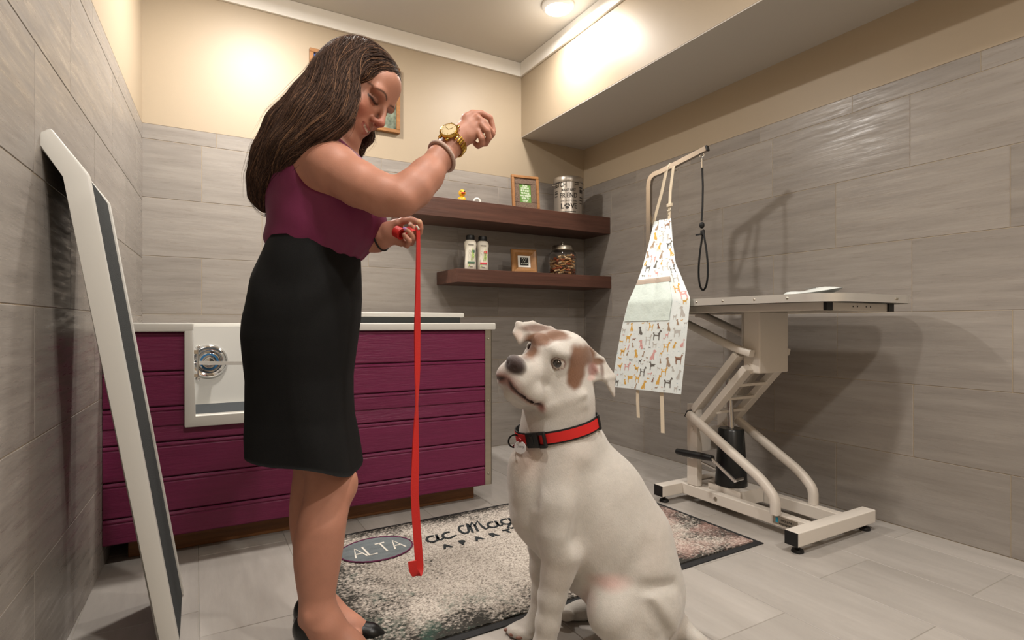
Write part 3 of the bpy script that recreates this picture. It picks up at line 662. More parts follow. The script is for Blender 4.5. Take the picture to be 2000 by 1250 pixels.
for a, c in (((-.082, .008, .018), (.082, .02, .058)), ((-.082, .008, .187), (.082, .02, .227)), ((-.082, .008, .058), (-.042, .02, .187)), ((.042, .008, .058), (.082, .02, .187))): b.box(a, c, .003)
b.done('liner', GOAK, f1)
pr = B().box((-.043, .0145, .057), (.043, .0165, .188)).done('green_print', mat('green_paper', '#5f8a3a', .7, var=.2, vscale=(20, 20, 20)), f1)
PW = mat('white_print', '#e6ead8', .7)
for i, tx in enumerate(('DOGS', 'DO SPEAK', 'BUT ONLY', 'TO THOSE', 'WHO KNOW', 'HOW TO', 'LISTEN')):
    text_obj('print_text', tx, .0175, PW, f1, frame_M((0, .0142, .176-.0175*i), (1, 0, 0), (0, 0, 1)), bold=.0003, font_scale=(.74, 1))
# tin
tin = empty('treat_tin', (-.285, -.19, US), 0, 'galvanized metal treat tin with black dog lettering on the upper shelf', 'tin')
GALV = mat('galvanized_metal', '#b5ada3', .32, metal=.85, var=.2, vscale=(6, 6, 3), bump=.05, bscale=(20, 20, 20))
B().lathe([(0, 0), (.1, 0), (.104, .004), (.104, .245), (0, .245)], n=48).done('body', GALV, tin, smooth=True)
B().lathe([(.1065, .228), (.108, .232), (.108, .262), (.106, .268), (.098, .271), (.09, .268), (.04, .28), (0, .283)], n=48).done('lid', GALV, tin, smooth=True)
for s_ in (-1, 1):
    B().tube([(s_*.104, -.02, .2), (s_*.125, -.02, .205), (s_*.135, 0, .207), (s_*.125, .02, .205), (s_*.104, .02, .2)], .003, 6).done('handle', STEEL, tin, smooth=True)
TINK = mat('tin_ink', '#2a2622', .6)
vd = math.atan2(-.19+3.446, -.285+2.612)      # the print faces into the room
def tin_text(tx, size, z, a=0, sx=1, **k):
    M = Matrix.Rotation(a-.62, 4, 'Z') @ Matrix(((1, 0, 0, 0), (0, 0, -1, 0), (0, 1, 0, 0), (0, 0, 0, 1))); M.translation = (0, 0, z)
    text_obj('tin_text', tx, size, TINK, tin, M, bend=.1045, font_scale=(sx, 1), **k)
tin_text('FETCH', .050, .208, -.62, .72, bold=.001)
tin_text("MAN'S BEST", .026, .168, .03, .78, bold=.0006); tin_text('FRIEND', .048, .130, .03, .80, bold=.0008); tin_text('UNCONDITIONAL', .016, .092, .03, .9)
tin_text('L', .052, .055, -.42, .9, bold=.0016); tin_text('VE', .052, .055, .40, .85, bold=.0016)
b = B()
for (x, y, r, sy) in ((0, -.010, .0125, .8), (-.0155, .004, .006, 1.2), (-.006, .013, .006, 1.3), (.006, .013, .006, 1.3), (.0155, .004, .006, 1.2)):
    pts = []
    for i in range(14):
        a = 2*math.pi*i/14; X = x+r*math.cos(a); Z = .055+y+r*sy*math.sin(a); an = X/.1045-.07-.62; pts.append((.1048*math.sin(an), -.1048*math.cos(an), Z))
    b.bm.faces.new([b.bm.verts.new(p) for p in pts])
b.done('paw_mark', TINK, tin)
b = B(); rk = random.Random(9)                # small print too fine to read
for zz, a0, a1, hh in [(.016, -.55, .55, .008), (.222, .45, .75, .006), (.208, .45, .78, .006), (.19, .85, 1.2, .010), (.165, .88, 1.2, .026), (.12, .88, 1.2, .008), (.10, .88, 1.15, .008), (.08, .88, 1.2, .006), (.165, -1.1, -.8, .006), (.15, -1.1, -.8, .010), (.13, -1.1, -.8, .008)]:
    a = a0
    while a < a1:
        da = rk.uniform(.03, .06); p4 = [(.1047*math.sin(q-.62), -.1047*math.cos(q-.62), zz+e*hh/2) for q, e in ((a, -1), (a+da, -1), (a+da, 1), (a, 1))]
        b.bm.faces.new([b.bm.verts.new(p) for p in p4]); a += da+.02
tag(b.done('fine_print', TINK, tin), kind='stuff')
# shampoo bottles
def bottle(loc, rz, label, hue):
    t = empty('shampoo_bottle', loc, rz, label, 'bottle', 'shampoo bottles on the lower shelf')
    b = B(); prof = [(0, .034, .021), (.004, .037, .024), (.05, .036, .023), (.1, .033, .021), (.14, .036, .023), (.165, .040, .025), (.182, .038, .024), (.192, .029, .021), (.195, .02, .02)]; rings = []
    for z, rx, ry in prof:
        rings.append([b.bm.verts.new((rx*math.copysign(abs(math.cos(a))**.7, math.cos(a)), ry*math.copysign(abs(math.sin(a))**.7, math.sin(a)), z)) for a in [2*math.pi*i/28 for i in range(28)]])
    for A1, C1 in zip(rings, rings[1:]):
        for i in range(28): b.bm.faces.new((A1[i], A1[(i+1) % 28], C1[(i+1) % 28], C1[i]))
    b.bm.faces.new(rings[0]); b.bm.faces.new(rings[-1])
    b.done('body', mat('bottle_cream', '#dcd6c6', .35), t, smooth=50)
    B().lathe([(0, .195), (.027, .195), (.028, .2), (.028, .218), (.025, .225), (0, .225)]).done('cap', BLACKP, t, smooth=True)
    C = mat('label_'+hue, {'green': '#3f6148', 'red': '#c23c44'}[hue], .5); LG = mat('label_leaf', '#a7c26a', .5); LD = mat('label_line', '#6f6a60', .5)
    yb = -.0262
    B().box((-.022, yb, .042), (.024, yb+.003, .054)).done('label_band', C, t); B().box((.004, yb-.001, .112), (.024, yb+.003, .128), .001).done('label_badge', C, t)
    b = B()
    for x0, z0, x1, z1 in ((.0, .06, .012, .145), (.012, .06, .018, .11), (-.02, .02, -.012, .04), (.004, .08, .022, .1)): b.tube([(x0, yb, z0), ((x0+x1)/2+.004, yb, (z0+z1)/2), (x1, yb, z1)], [.001, .003, .001], 6)
    b.done('label_leaves', LG, t)
    b = B(); dogl = [(-.018, .062), (-.016, .09), (-.012, .108), (-.017, .12), (-.010, .128), (-.002, .124), (.0, .114), (-.004, .104), (-.002, .085), (.0, .062)]
    b.tube([(x, yb, z) for x, z in dogl], .0007, 5).done('label_dog', LD, t)
    b = B()
    for i in range(6): b.box((-.017+i*.006, yb-.0004, .159), (-.0125+i*.006, yb+.001, .165)); b.box((-.009+i*.0035, yb-.0004, .018), (-.0065+i*.0035, yb+.001, .0245))
    tag(b.done('label_print', LD, t), kind='stuff')
    return t
bottle((-1.085, -.235, LS), math.radians(-14), 'cream shampoo bottle with green label band and black cap', 'green')
bottle((-.993, -.228, LS), math.radians(-14), 'cream shampoo bottle with red label band and black cap', 'red')
# small square frame on the lower shelf
HONEY = mat('honey_wood', '#96693a', .42, var=.3, vscale=(25, 25, 25))
f2 = empty('picture_frame', (-.672, -.235, LS), 0, 'chunky honey-coloured wooden frame with small square print on the lower shelf', 'picture frame'); f2.rotation_euler = (math.radians(-9), 0, math.radians(-10))
b = B(); rg = []
for w_, h_, y_ in ((.0925, .085, .022), (.0925, .085, .006), (.082, .0745, -.004), (.068, .0605, -.002), (.046, .0405, .010), (.046, .0405, .018)):
    rg.append([b.bm.verts.new((sx*w_, y_, .085+sz*h_)) for sx, sz in ((-1, -1), (1, -1), (1, 1), (-1, 1))])
for A1, C1 in zip(rg, rg[1:]):
    for k in range(4): b.bm.faces.new((A1[k], A1[(k+1) % 4], C1[(k+1) % 4], C1[k]))
b.done('frame', HONEY, f2); B().box((-.088, .016, .004), (.088, .022, .166)).done('backing', HONEY, f2)
B().box((-.045, .010, .045), (.045, .012, .125)).done('mat_board', mat('white_card', '#dcdad2', .7), f2); B().box((-.030, .008, .058), (.030, .0102, .112)).done('dark_print', mat('black_card', '#1e1c18', .7), f2)
for i, pts in enumerate(([(-.02, .1), (-.01, .108), (-.004, .098), (.004, .107), (.012, .098), (.02, .106)], [(-.012, .086), (-.004, .092), (.002, .082), (.01, .092)], [(-.024, .066), (-.014, .076), (-.006, .066), (.004, .075), (.012, .065), (.024, .074)])):
    B().tube([(x, .0076, z) for x, z in pts], .0016, 5).done('script_stroke', PW, f2)
# treat jar
GLASS = mat('clear_glass', '#ffffff', .02, trans=1, ior=1.2, spec=.4)
jr = empty('treat_jar', (-.335, -.19, LS), 0, 'clear glass treat jar with brushed metal lid on the lower shelf', 'jar')
B().lathe([(0, 0), (.088, 0), (.096, .006), (.098, .02), (.098, .14), (.094, .158), (.08, .172), (.07, .178), (.07, .182), (.067, .182), (.067, .177), (.077, .170), (.091, .157), (.095, .14), (.095, .02), (.092, .009), (.084, .005), (0, .005)], n=48).done('glass', GLASS, jr, smooth=True)
B().lathe([(0, .179), (.074, .179), (.077, .182), (.077, .208), (.072, .214), (.02, .218), (.009, .22), (.008, .226), (.013, .232), (.010, .24), (0, .243)], n=40).done('lid', STEEL, jr, smooth=True)
tre = [mat('treat_tan', '#b98a55', .8, bump=.3, bscale=(200, 200, 200)), mat('treat_rust', '#a4552f', .8, bump=.3, bscale=(200, 200, 200)), mat('treat_brown', '#6e4830', .8, bump=.3, bscale=(200, 200, 200)), mat('treat_cream', '#d3b489', .8, bump=.3, bscale=(200, 200, 200))]
proto = []
for m_ in tre:
    b = B().cyl((-.012, 0, 0), (.012, 0, 0), .0055, n=8)
    for sx in (-1, 1):
        for sy in (-1, 1): b.sph((sx*.014, sy*.005, 0), .007, n=6)
    me_o = b.done('dog_treat', m_, smooth=True); proto.append(me_o.data); bpy.data.objects.remove(me_o)
rt = random.Random(3); n_t = 0
for lay in range(7):
    for rr, cnt in ((.074, 13), (.045, 7), (.015, 2)):
        for k in range(cnt):
            if lay == 6 and (k % 3 == 0): continue
            if lay < 5 and rr < .06: continue
            a = 2*math.pi*(k+.5*(lay % 2))/cnt+rt.uniform(-.1, .1); zz = .017+lay*.0185+(.006*math.cos(a+.6)*lay*.5)
            o = bpy.data.objects.new('dog_treat', rt.choice(proto)); COL.objects.link(o)
            o.location = Vector(jr.location)+Vector((rr*math.cos(a), rr*math.sin(a), zz)); o.rotation_euler = (rt.uniform(-.5, .5), rt.uniform(-.5, .5), rt.uniform(0, 6.28))
            tag(o, 'bone-shaped dog treat piled inside the clear glass jar', 'dog treat', 'treats in the glass jar')
# picture on the back wall behind the woman
pf = empty('wall_picture', (-1.755, 0, 2.078), 0, 'light wood framed landscape photo hung on the beige wall behind the woman', 'picture')
b = B(); W, H, bw = .55, .415, .022
for a, c in (((-W/2, -.03, 0), (W/2, 0, bw)), ((-W/2, -.03, H-bw), (W/2, 0, H)), ((-W/2, -.03, bw), (-W/2+bw, 0, H-bw)), ((W/2-bw, -.03, bw), (W/2, 0, H-bw))): b.box(a, c, .002)
b.done('frame', LOAK, pf)
ph = B().box((-W/2+.02, -.012, .02), (W/2-.02, -.004, H-.02)).done('photo', None, pf, mats=[mat('photo_foliage', '#8f9a86', .3, var=.8, col2='#1c2620', vscale=(18, 18, 18))])
B().box((-W/2+.02, -.0135, .27), (W/2-.02, -.0121, H-.02)).done('photo_sky', mat('photo_sky', '#3c6fc4', .3, var=.3, vscale=(5, 5, 9)), pf)

# ================================================================ organic bodies: smooth blended volumes turned into one continuous skin
def smin(a, b, k):
    if k <= 0: return np.minimum(a, b)
    h = np.maximum(k-np.abs(a-b), 0)/k; return np.minimum(a, b)-h*h*k*.25
def smax(a, b, k): return -smin(-a, -b, k)
class Field:
    def __init__(s, lo, hi, h):
        s.h = h; s.lo = np.array(lo, float); s.n = [int(math.ceil((b-a)/h))+1 for a, b in zip(lo, hi)]
        s.ax = [(s.lo[i]+h*np.arange(s.n[i])).astype(np.float32) for i in range(3)]
        s.v = np.full(s.n, 1.0, np.float32)
    def box(s, lo, hi):
        sl = []; 
        for i in range(3):
            a = max(0, int((lo[i]-s.lo[i])/s.h)); b = min(s.n[i], int((hi[i]-s.lo[i])/s.h)+2); sl.append(slice(a, max(a, b)))
        return tuple(sl)
    def op(s, fn, lo, hi, k, sub=False, pad=.012):
        p = max(k, 0)+pad; sl = s.box([q-p for q in lo], [q+p for q in hi])
        x, y, z = (s.ax[0][sl[0]][:, None, None], s.ax[1][sl[1]][None, :, None], s.ax[2][sl[2]][None, None, :])
        if 0 in (x.size, y.size, z.size): return
        d = fn(x, y, z); s.v[sl] = smax(s.v[sl], -d, k) if sub else smin(s.v[sl], d, k)
    def cone(s, a, ra, b, rb, k=.02, sub=False, sc=None):
        a, b = np.array(a, float), np.array(b, float); ab = b-a; L2 = max(ab@ab, 1e-9); m = max(ra, rb)
        def fn(x, y, z):
            px, py, pz = x-a[0], y-a[1], z-a[2]; t = np.clip((px*ab[0]+py*ab[1]+pz*ab[2])/L2, 0, 1)
            return np.sqrt((px-t*ab[0])**2+(py-t*ab[1])**2+(pz-t*ab[2])**2)-(ra+(rb-ra)*t)
        s.op(fn, np.minimum(a, b)-m, np.maximum(a, b)+m, k, sub)
    def chain(s, P, k=.02):
        for (a, ra), (b, rb) in zip(P, P[1:]): s.cone(a, ra, b, rb, k)
    def ell(s, c, r, k=.02, A=None, sub=False):
        c = np.array(c, float); r = np.array(r, float); A = np.eye(3) if A is None else np.array(A, float)   # rows of A: local axes
        m = np.sqrt(((A*r[:, None])**2).sum(0))
        def fn(x, y, z):
            px, py, pz = x-c[0], y-c[1], z-c[2]; q = [A[i][0]*px+A[i][1]*py+A[i][2]*pz for i in range(3)]
            k0 = np.sqrt((q[0]/r[0])**2+(q[1]/r[1])**2+(q[2]/r[2])**2); k1 = np.sqrt((q[0]/r[0]**2)**2+(q[1]/r[1]**2)**2+(q[2]/r[2]**2)**2)+1e-6
            return k0*(k0-1)/k1
        s.op(fn, c-m, c+m, k, sub)
    def tri(s, a, b, c, t, k=.01):
        a, b, c = (np.array(q, float) for q in (a, b, c)); ba, cb, ac = b-a, c-b, a-c; n = np.cross(ba, ac)
        def fn(x, y, z):
            P = [np.broadcast_arrays(x-q[0], y-q[1], z-q[2]) for q in (a, b, c)]
            dot = lambda v, p: v[0]*p[0]+v[1]*p[1]+v[2]*p[2]
            ins = (np.sign(dot(np.cross(ba, n), P[0]))+np.sign(dot(np.cross(cb, n), P[1]))+np.sign(dot(np.cross(ac, n), P[2]))) < 2
            def seg(e, p):
                tt = np.clip(dot(e, p)/(e@e), 0, 1); return sum((p[i]-tt*e[i])**2 for i in range(3))
            de = np.minimum(np.minimum(seg(ba, P[0]), seg(cb, P[1])), seg(ac, P[2])); dp = dot(n, P[0])**2/(n@n)
            return np.sqrt(np.where(ins, de, dp))-t
        m = np.minimum(np.minimum(a, b), c); M = np.maximum(np.maximum(a, b), c); s.op(fn, m-t, M+t, k)
    def loft(s, rows, k=.02, e=2.0, warp=None):
        """rows (z, cx, cy, rx, ry), any order"""
        R_ = np.array(sorted(rows)); zz = R_[:, 0]
        def fn(x, y, z):
            zf = z.ravel(); zc = np.clip(zf, zz[0], zz[-1]); q = []
            for j in range(1, 5):
                # monotone-ish smooth interpolation
                v = np.interp(zc, zz, R_[:, j]); w_ = sum(np.interp(np.clip(zf+o, zz[0], zz[-1]), zz, R_[:, j]) for o in (-.012, .012)); q.append(((v*2+w_)/4)[None, None, :])
            dx, dy = (x-q[0])/q[2], (y-q[1])/q[3]
            rr = (np.abs(dx)**e+np.abs(dy)**e)**(1/e); d = (rr-1)*np.minimum(q[2], q[3])
            cap = np.maximum(zz[0]-z, z-zz[-1]); d = np.maximum(d, cap)
            if warp is not None: d = d+warp(x, y, z)
            return d.astype(np.float32)
        lo = (min(R_[:, 1]-R_[:, 3]), min(R_[:, 2]-R_[:, 4]), zz[0]); hi = (max(R_[:, 1]+R_[:, 3]), max(R_[:, 2]+R_[:, 4]), zz[-1])
        s.op(fn, lo, hi, k)
    def smooth(s, it=1):
        for _ in range(it):
            for a in range(3):
                v = s.v; w_ = v.copy()
                sl = [slice(None)]*3; sm = list(sl); sp = list(sl); sc_ = list(sl)
                sc_[a] = slice(1, -1); sm[a] = slice(0, -2); sp[a] = slice(2, None)
                w_[tuple(sc_)] = v[tuple(sc_)]*.5+(v[tuple(sm)]+v[tuple(sp)])*.25; s.v = w_
    def sample(s, P):
        q = (np.asarray(P)-s.lo)/s.h; q = np.clip(q, 0, np.array(s.n)-1.001); i = q.astype(int); f = q-i; o = 0
        for dx in (0, 1):
            for dy in (0, 1):
                for dz in (0, 1):
                    o = o+s.v[i[:, 0]+dx, i[:, 1]+dy, i[:, 2]+dz]*(f[:, 0] if dx else 1-f[:, 0])*(f[:, 1] if dy else 1-f[:, 1])*(f[:, 2] if dz else 1-f[:, 2])
        return o
    def grad(s, P):
        e = s.h; g = np.stack([s.sample(P+np.eye(3)[a]*e)-s.sample(P-np.eye(3)[a]*e) for a in range(3)], 1)
        return g/(np.linalg.norm(g, axis=1, keepdims=True)+1e-9)
    def mesh(s):
        v = s.v; n = v.shape; ins = v < 0
        c = np.zeros((n[0]-1, n[1]-1, n[2]-1), np.uint8)
        for dx in (0, 1):
            for dy in (0, 1):
                for dz in (0, 1): c += ins[dx:n[0]-1+dx, dy:n[1]-1+dy, dz:n[2]-1+dz]
        act = (c > 0) & (c < 8); I = np.argwhere(act); idx = np.full(act.shape, -1, np.int64); idx[act] = np.arange(len(I))
        val = {}
        for dx in (0, 1):
            for dy in (0, 1):
                for dz in (0, 1): val[(dx, dy, dz)] = v[I[:, 0]+dx, I[:, 1]+dy, I[:, 2]+dz]
        acc = np.zeros((len(I), 3)); cnt = np.zeros(len(I))
        for p in val:
            for a in range(3):
                if p[a] == 0:
                    q = list(p); q[a] = 1; q = tuple(q); va, vb = val[p], val[q]; m = (va < 0) != (vb < 0); t = np.where(m, va/np.where(m, va-vb, 1), 0)
                    for b_ in range(3): acc[:, b_] += np.where(m, p[b_]+(t if b_ == a else 0), 0)
                    cnt += m
        V = (I+acc/cnt[:, None])*s.h+s.lo; F = []
        for a in range(3):
            b_, c_ = (a+1) % 3, (a+2) % 3
            sa = [slice(None)]*3; sb = [slice(None)]*3; sa[a] = slice(0, -1); sb[a] = slice(1, None)
            ch = ins[tuple(sa)] != ins[tuple(sb)]; E = np.argwhere(ch); E = E[(E[:, b_] > 0) & (E[:, c_] > 0) & (E[:, b_] < n[b_]-1) & (E[:, c_] < n[c_]-1)]
            q = []
            for ob, oc in ((-1, -1), (0, -1), (0, 0), (-1, 0)):
                J = E.copy(); J[:, b_] += ob; J[:, c_] += oc; q.append(idx[J[:, 0], J[:, 1], J[:, 2]])
            f = np.stack(q, 1); fl = ~ins[E[:, 0], E[:, 1], E[:, 2]]; f[fl] = f[fl][:, ::-1]; F.append(f)
        F = np.concatenate(F); return V, F
def relax(V, F, it=2, lam=.5):
    for _ in range(it):
        acc = np.zeros_like(V); cnt = np.zeros(len(V))
        for a, b_ in ((0, 1), (1, 2), (2, 3), (3, 0)):
            np.add.at(acc, F[:, a], V[F[:, b_]]); np.add.at(acc, F[:, b_], V[F[:, a]]); np.add.at(cnt, F[:, a], 1); np.add.at(cnt, F[:, b_], 1)
        V = V+lam*(acc/np.maximum(cnt, 1)[:, None]-V)
    return V
def np_mesh(name, V, F, m, parent=None, col=None, smooth=True):
    me = bpy.data.meshes.new(name); k = F.shape[1]
    me.vertices.add(len(V)); me.vertices.foreach_set('co', np.asarray(V, np.float32).ravel())
    me.loops.add(F.size); me.loops.foreach_set('vertex_index', F.astype(np.int32).ravel())
    me.polygons.add(len(F)); me.polygons.foreach_set('loop_start', np.arange(0, F.size, k, dtype=np.int32)); me.polygons.foreach_set('loop_total', np.full(len(F), k, np.int32))
    me.update(calc_edges=True); me.validate()
    if smooth: me.polygons.foreach_set('use_smooth', [True]*len(me.polygons))
    if col is not None:
        a = me.color_attributes.new('Col', 'FLOAT_COLOR', 'POINT'); c4 = np.ones((len(V), 4), np.float32); c4[:, :3] = col; a.data.foreach_set('color', c4.ravel())
    me.materials.append(m); o = bpy.data.objects.new(name, me); COL.objects.link(o)
    if parent: o.parent = parent
    return o
def hexc(h): return np.array(lin(h)[:3])
def paint(C, w_, h):
    w_ = np.clip(w_, 0, 1)[:, None]; return C*(1-w_)+hexc(h)*w_
def blob(V, c, r, soft=.4):
    d = np.linalg.norm((V-np.array(c))/np.array(r), axis=1); return np.clip((1+soft-d)/(2*soft), 0, 1)
def vnoise(V, f, seed=0):
    """cheap smooth pseudo-noise in -1..1"""
    rs = np.random.RandomState(seed); o = 0
    for i in range(5):
        k = rs.normal(size=3)*f*(1+.5*i); o = o+np.sin(V@k+rs.uniform(0, 6.28))/(1+.4*i)
    return o/2.2

# ================================================================ the woman
wom = empty('person', (-2.3412,-1.8961,0), math.radians(-29.75), 'long-haired person in burgundy sleeveless blouse and black pencil skirt bending over the dog', 'person')
# head frame (rows: right, forward, up) in her local coordinates
HC = np.array((0.1189,-0.01,1.4884)); HS = 1.08
def head_frame():
    yaw, pit, rol = math.radians(-13), math.radians(35), math.radians(10)
    f_ = np.array((math.cos(yaw)*math.cos(pit), math.sin(yaw)*math.cos(pit), -math.sin(pit))); u = np.array((math.cos(yaw)*math.sin(pit), math.sin(yaw)*math.sin(pit), math.cos(pit)))
    r = np.cross(f_, u); c, s_ = math.cos(rol), math.sin(rol); r2 = r*c+u*s_; u2 = u*c-r*s_; return np.array((r2, f_, u2))
HA = head_frame()
def hp(x, y, z): return HC+HS*(x*HA[0]+y*HA[1]+z*HA[2])
def hs(*r): return tuple(q*HS for q in r)
def build_head(F_):
    F_.ell(hp(0, -.012, .022), hs(.074, .093, .086), .02, HA)
    F_.ell(hp(0, .034, -.04), hs(.059, .056, .075), .03, HA)
    F_.ell(hp(0, .036, -.083), hs(.046, .047, .038), .02, HA)
    F_.cone(hp(-.012, .073, -.112), .017, hp(.012, .073, -.112), .017, .02)
    for q in (-1, 1):
        F_.ell(hp(q*.043, .054, -.036), hs(.022, .026, .022), .018, HA)
        F_.ell(hp(q*.030, .078, .016), hs(.028, .014, .012), .012, HA)
        F_.ell(hp(q*.056, .02, -.075), hs(.014, .03, .03), .02, HA)
    F_.ell(hp(0, .066, .045), hs(.05, .026, .04), .025, HA)                       # forehead
    for q in (-1, 1):
        F_.ell(hp(q*.031, .092, -.006), hs(.0165, .012, .011), .010, HA, sub=True)   # sockets
        F_.ell(hp(q*.031, .0745, -.005), hs(.0150, .0125, .0115), .003, HA)         # lids over the eyes, looking down
    F_.cone(hp(0, .086, .012), .007, hp(0, .110, -.034), .0095, .010)
    F_.ell(hp(0, .1085, -.037), hs(.0115, .0105, .0095), .006, HA)
    for q in (-1, 1): F_.ell(hp(q*.0125, .097, -.041), hs(.0075, .010, .0075), .006, HA)
    F_.ell(hp(0, .076, -.066), hs(.027, .017, .022), .012, HA)                     # muzzle
    for q in (-1, 1):
        F_.cone(hp(0, .0935, -.0655), .0042, hp(q*.0235, .080, -.0625), .0028, .005)
        F_.cone(hp(0, .0905, -.0765), .0052, hp(q*.0215, .079, -.0665), .0028, .005)
        F_.cone(hp(0, .0960, -.0708), .0022, hp(q*.0215, .084, -.0640), .0022, .003, sub=True)
    for q in (-1, 1): F_.ell(hp(q*.073, -.012, -.02), hs(.008, .016, .028), .006, HA)
    F_.chain([(hp(0, -.035, -.045), .050), ((0.0587,-0.005,1.3526), .052), ((0.0314,-0.005,1.3116), .060)], .03)
def fingers(F_, L, r0=.0085, k=.006):
    for P in L:
        n = len(P); F_.chain([(p, r0*(1-.22*i/(n-1))) for i, p in enumerate(P)], k)
def rows_scaled(rows, d): return [(z, cx, cy, rx-d, ry-d) for z, cx, cy, rx, ry in rows]
BL = [(1.039,0.0208,0,0.1103,0.118), (1.0569,0.0215,0,0.1316,0.124), (1.0801,0.0304,0,0.1528,0.132), (1.1144,0.0379,0,0.1603,0.138), (1.1487,0.0407,0,0.1603,0.14), (1.1898,0.0386,0,0.1555,0.142), (1.2309,0.0311,0,0.1494,0.145), (1.272,0.0249,0,0.1391,0.15), (1.3063,0.0222,0,0.1254,0.15), (1.3309,0.0229,0,0.1083,0.14), (1.3529,0.027,0,0.0877,0.11), (1.372,0.0407,0,0.0603,0.07)]
W = Field((-.24, -.36, -.02), (.50, .24, 1.70), .0031)
W.loft(rows_scaled(BL, .018), .02)
# hips and thighs, inside the skirt
W.loft([(1.0596,0.0133,0,0.0959,0.1), (0.9637,-0.0073,0,0.1165,0.12), (0.854,-0.021,0,0.1165,0.13), (0.7718,-0.0141,0,0.1028,0.125), (0.717,-0.0073,0,0.0822,0.1)], .03)
W.chain([((0.0044,-0.05,0.775), .075), ((0.0168,-0.01,0.5955), .045)], .03); W.chain([((-0.0327,0.05,0.7687), .075), ((-0.0114,0.05,0.5845), .05)], .03)
# legs and feet
W.loft([(0.5937,0.0119,0,0.0397,0.04), (0.5263,0.0232,-0.005,0.0492,0.042), (0.4929,0.0379,-0.008,0.06,0.044), (0.4605,0.0514,-0.014,0.0645,0.046), (0.4231,0.0544,-0.025,0.0647,0.049), (0.3867,0.047,-0.037,0.0621,0.051), (0.3513,0.0421,-0.05,0.0629,0.054), (0.2983,0.0342,-0.05,0.0642,0.054), (0.2453,0.0309,-0.05,0.0596,0.05), (0.1924,0.0295,-0.05,0.0516,0.043), (0.146,0.0302,-0.05,0.0444,0.037), (0.1063,0.0348,-0.05,0.0437,0.036)], .02)
W.loft([(0.5987,-0.0043,0.05,0.0708,0.05), (0.5137,-0.0001,0.05,0.0694,0.055), (0.457,-0.0022,0.05,0.0659,0.055), (0.4003,-0.0121,0.05,0.0645,0.05), (0.3437,-0.0199,0.05,0.0609,0.05), (0.3012,-0.0235,0.05,0.0545,0.05), (0.2445,-0.022,0.05,0.046,0.045), (0.1878,-0.0178,0.05,0.039,0.04), (0.1312,-0.0121,0.05,0.0361,0.036), (0.0887,-0.0029,0.05,0.0411,0.034)], .02)
W.ell((0.0968,-0.018,0.4426), (.020, .028, .030), .03); W.ell((0.0532,0.025,0.4567), (.026, .03, .03), .03)
for P, Z in ((((622,1205), (605,1232), (650,1242), (700,1268), (735,1285)), 1.425), (((622,1178), (598,1200), (645,1205), (690,1222), (720,1240)), 1.525)): pass
W.chain([((0.0335,-0.05,0.1129), .040), ((0.0573,-0.05,0.0759), .038), ((0.1103,-0.05,0.0361), .030), ((0.1659,-0.05,0.007), .022)], .03); W.ell((0.0083,-0.05,0.0759), (.030, .028, .034), .02)
W.chain([((0.0028,0.05,0.0887), .038), ((0.0311,0.05,0.0603), .036), ((0.0807,0.05,0.0292), .029), ((0.1487,0.05,0.0065), .020)], .03); W.ell((-0.0284,0.05,0.0674), (.028, .026, .032), .02)
W.ell((0.0186,-0.085,0.1236), (.011, .008, .012), .012); W.ell((0.114,0.017,0.0222), (.014, .01, .012), .010)
# near (right) arm
W.ell((0.0188,-0.075,1.2969), (.064, .056, .064), .035)
W.chain([((0.0346,-0.09,1.2871), .058), ((0.0951,-0.118,1.2484), .055), ((0.1656,-0.145,1.2012), .050), ((0.2272,-0.165,1.1706), .045), ((0.2682,-0.175,1.161), .039)], .03)
W.ell((0.2806,-0.177,1.1558), (.032, .034, .028), .02)
W.chain([((0.2748,-0.172,1.1617), .039), ((0.2984,-0.155,1.1889), .043), ((0.324,-0.13,1.2263), .039), ((0.3551,-0.1,1.279), .030), ((0.3784,-0.08,1.3161), .0265), ((0.3958,-0.072,1.3369), .0265)], .02)
# left arm and hand, held low with the palm up
W.chain([((0.0007,0.12,1.3569), .052), ((0.0037,0.18,1.2831), .046), ((0.033,0.185,1.1764), .042), ((0.0896,0.12,1.1169), .038), ((0.1659,0.02,1.0928), .028), ((0.1953,-0.005,1.0944), .025)], .03)
W.smooth(1)
# right hand: back of the hand to the viewer, fingers curled
W.chain([((0.3883,-0.075,1.3281), .024), ((0.41,-0.07,1.3481), .022)], .02)
for a, b_ in (((0.4187,-0.065,1.3891), (0.4318,-0.065,1.4022)), ((0.4269,-0.07,1.3689), (0.4465,-0.07,1.3898)), ((0.4296,-0.07,1.3546), (0.4558,-0.073,1.3718)), ((0.4258,-0.072,1.3395), (0.4558,-0.072,1.3565))):
    W.cone((0.4034,-0.07,1.3481), .018, a, .0135, .012); W.cone(a, .0135, b_, .0095, .008)
fingers(W, [((0.4316,-0.062,1.4046), (0.4564,-0.06,1.4041), (0.4773,-0.056,1.395), (0.4824,-0.052,1.3793), (0.4864,-0.052,1.3622)),
            ((0.4467,-0.072,1.3891), (0.4638,-0.076,1.3746), (0.4753,-0.07,1.3611), (0.4839,-0.056,1.3529), (0.4783,-0.048,1.3476)),
            ((0.4561,-0.078,1.37), (0.472,-0.086,1.3503), (0.4756,-0.078,1.3362), (0.4672,-0.066,1.3259), (0.4562,-0.056,1.3265)),
            ((0.4496,-0.078,1.3505), (0.4577,-0.084,1.3316), (0.4573,-0.076,1.3213), (0.4476,-0.066,1.3193), (0.4392,-0.058,1.3272))], .0086, .0025)
fingers(W, [((0.4056,-0.05,1.3708), (0.4336,-0.034,1.3832), (0.4602,-0.03,1.3792), (0.4804,-0.034,1.3684))], .0098, .004)
W.chain([((0.1953,-0.005,1.0958), .024), ((0.2128,-0.01,1.1018), .022)], .015)
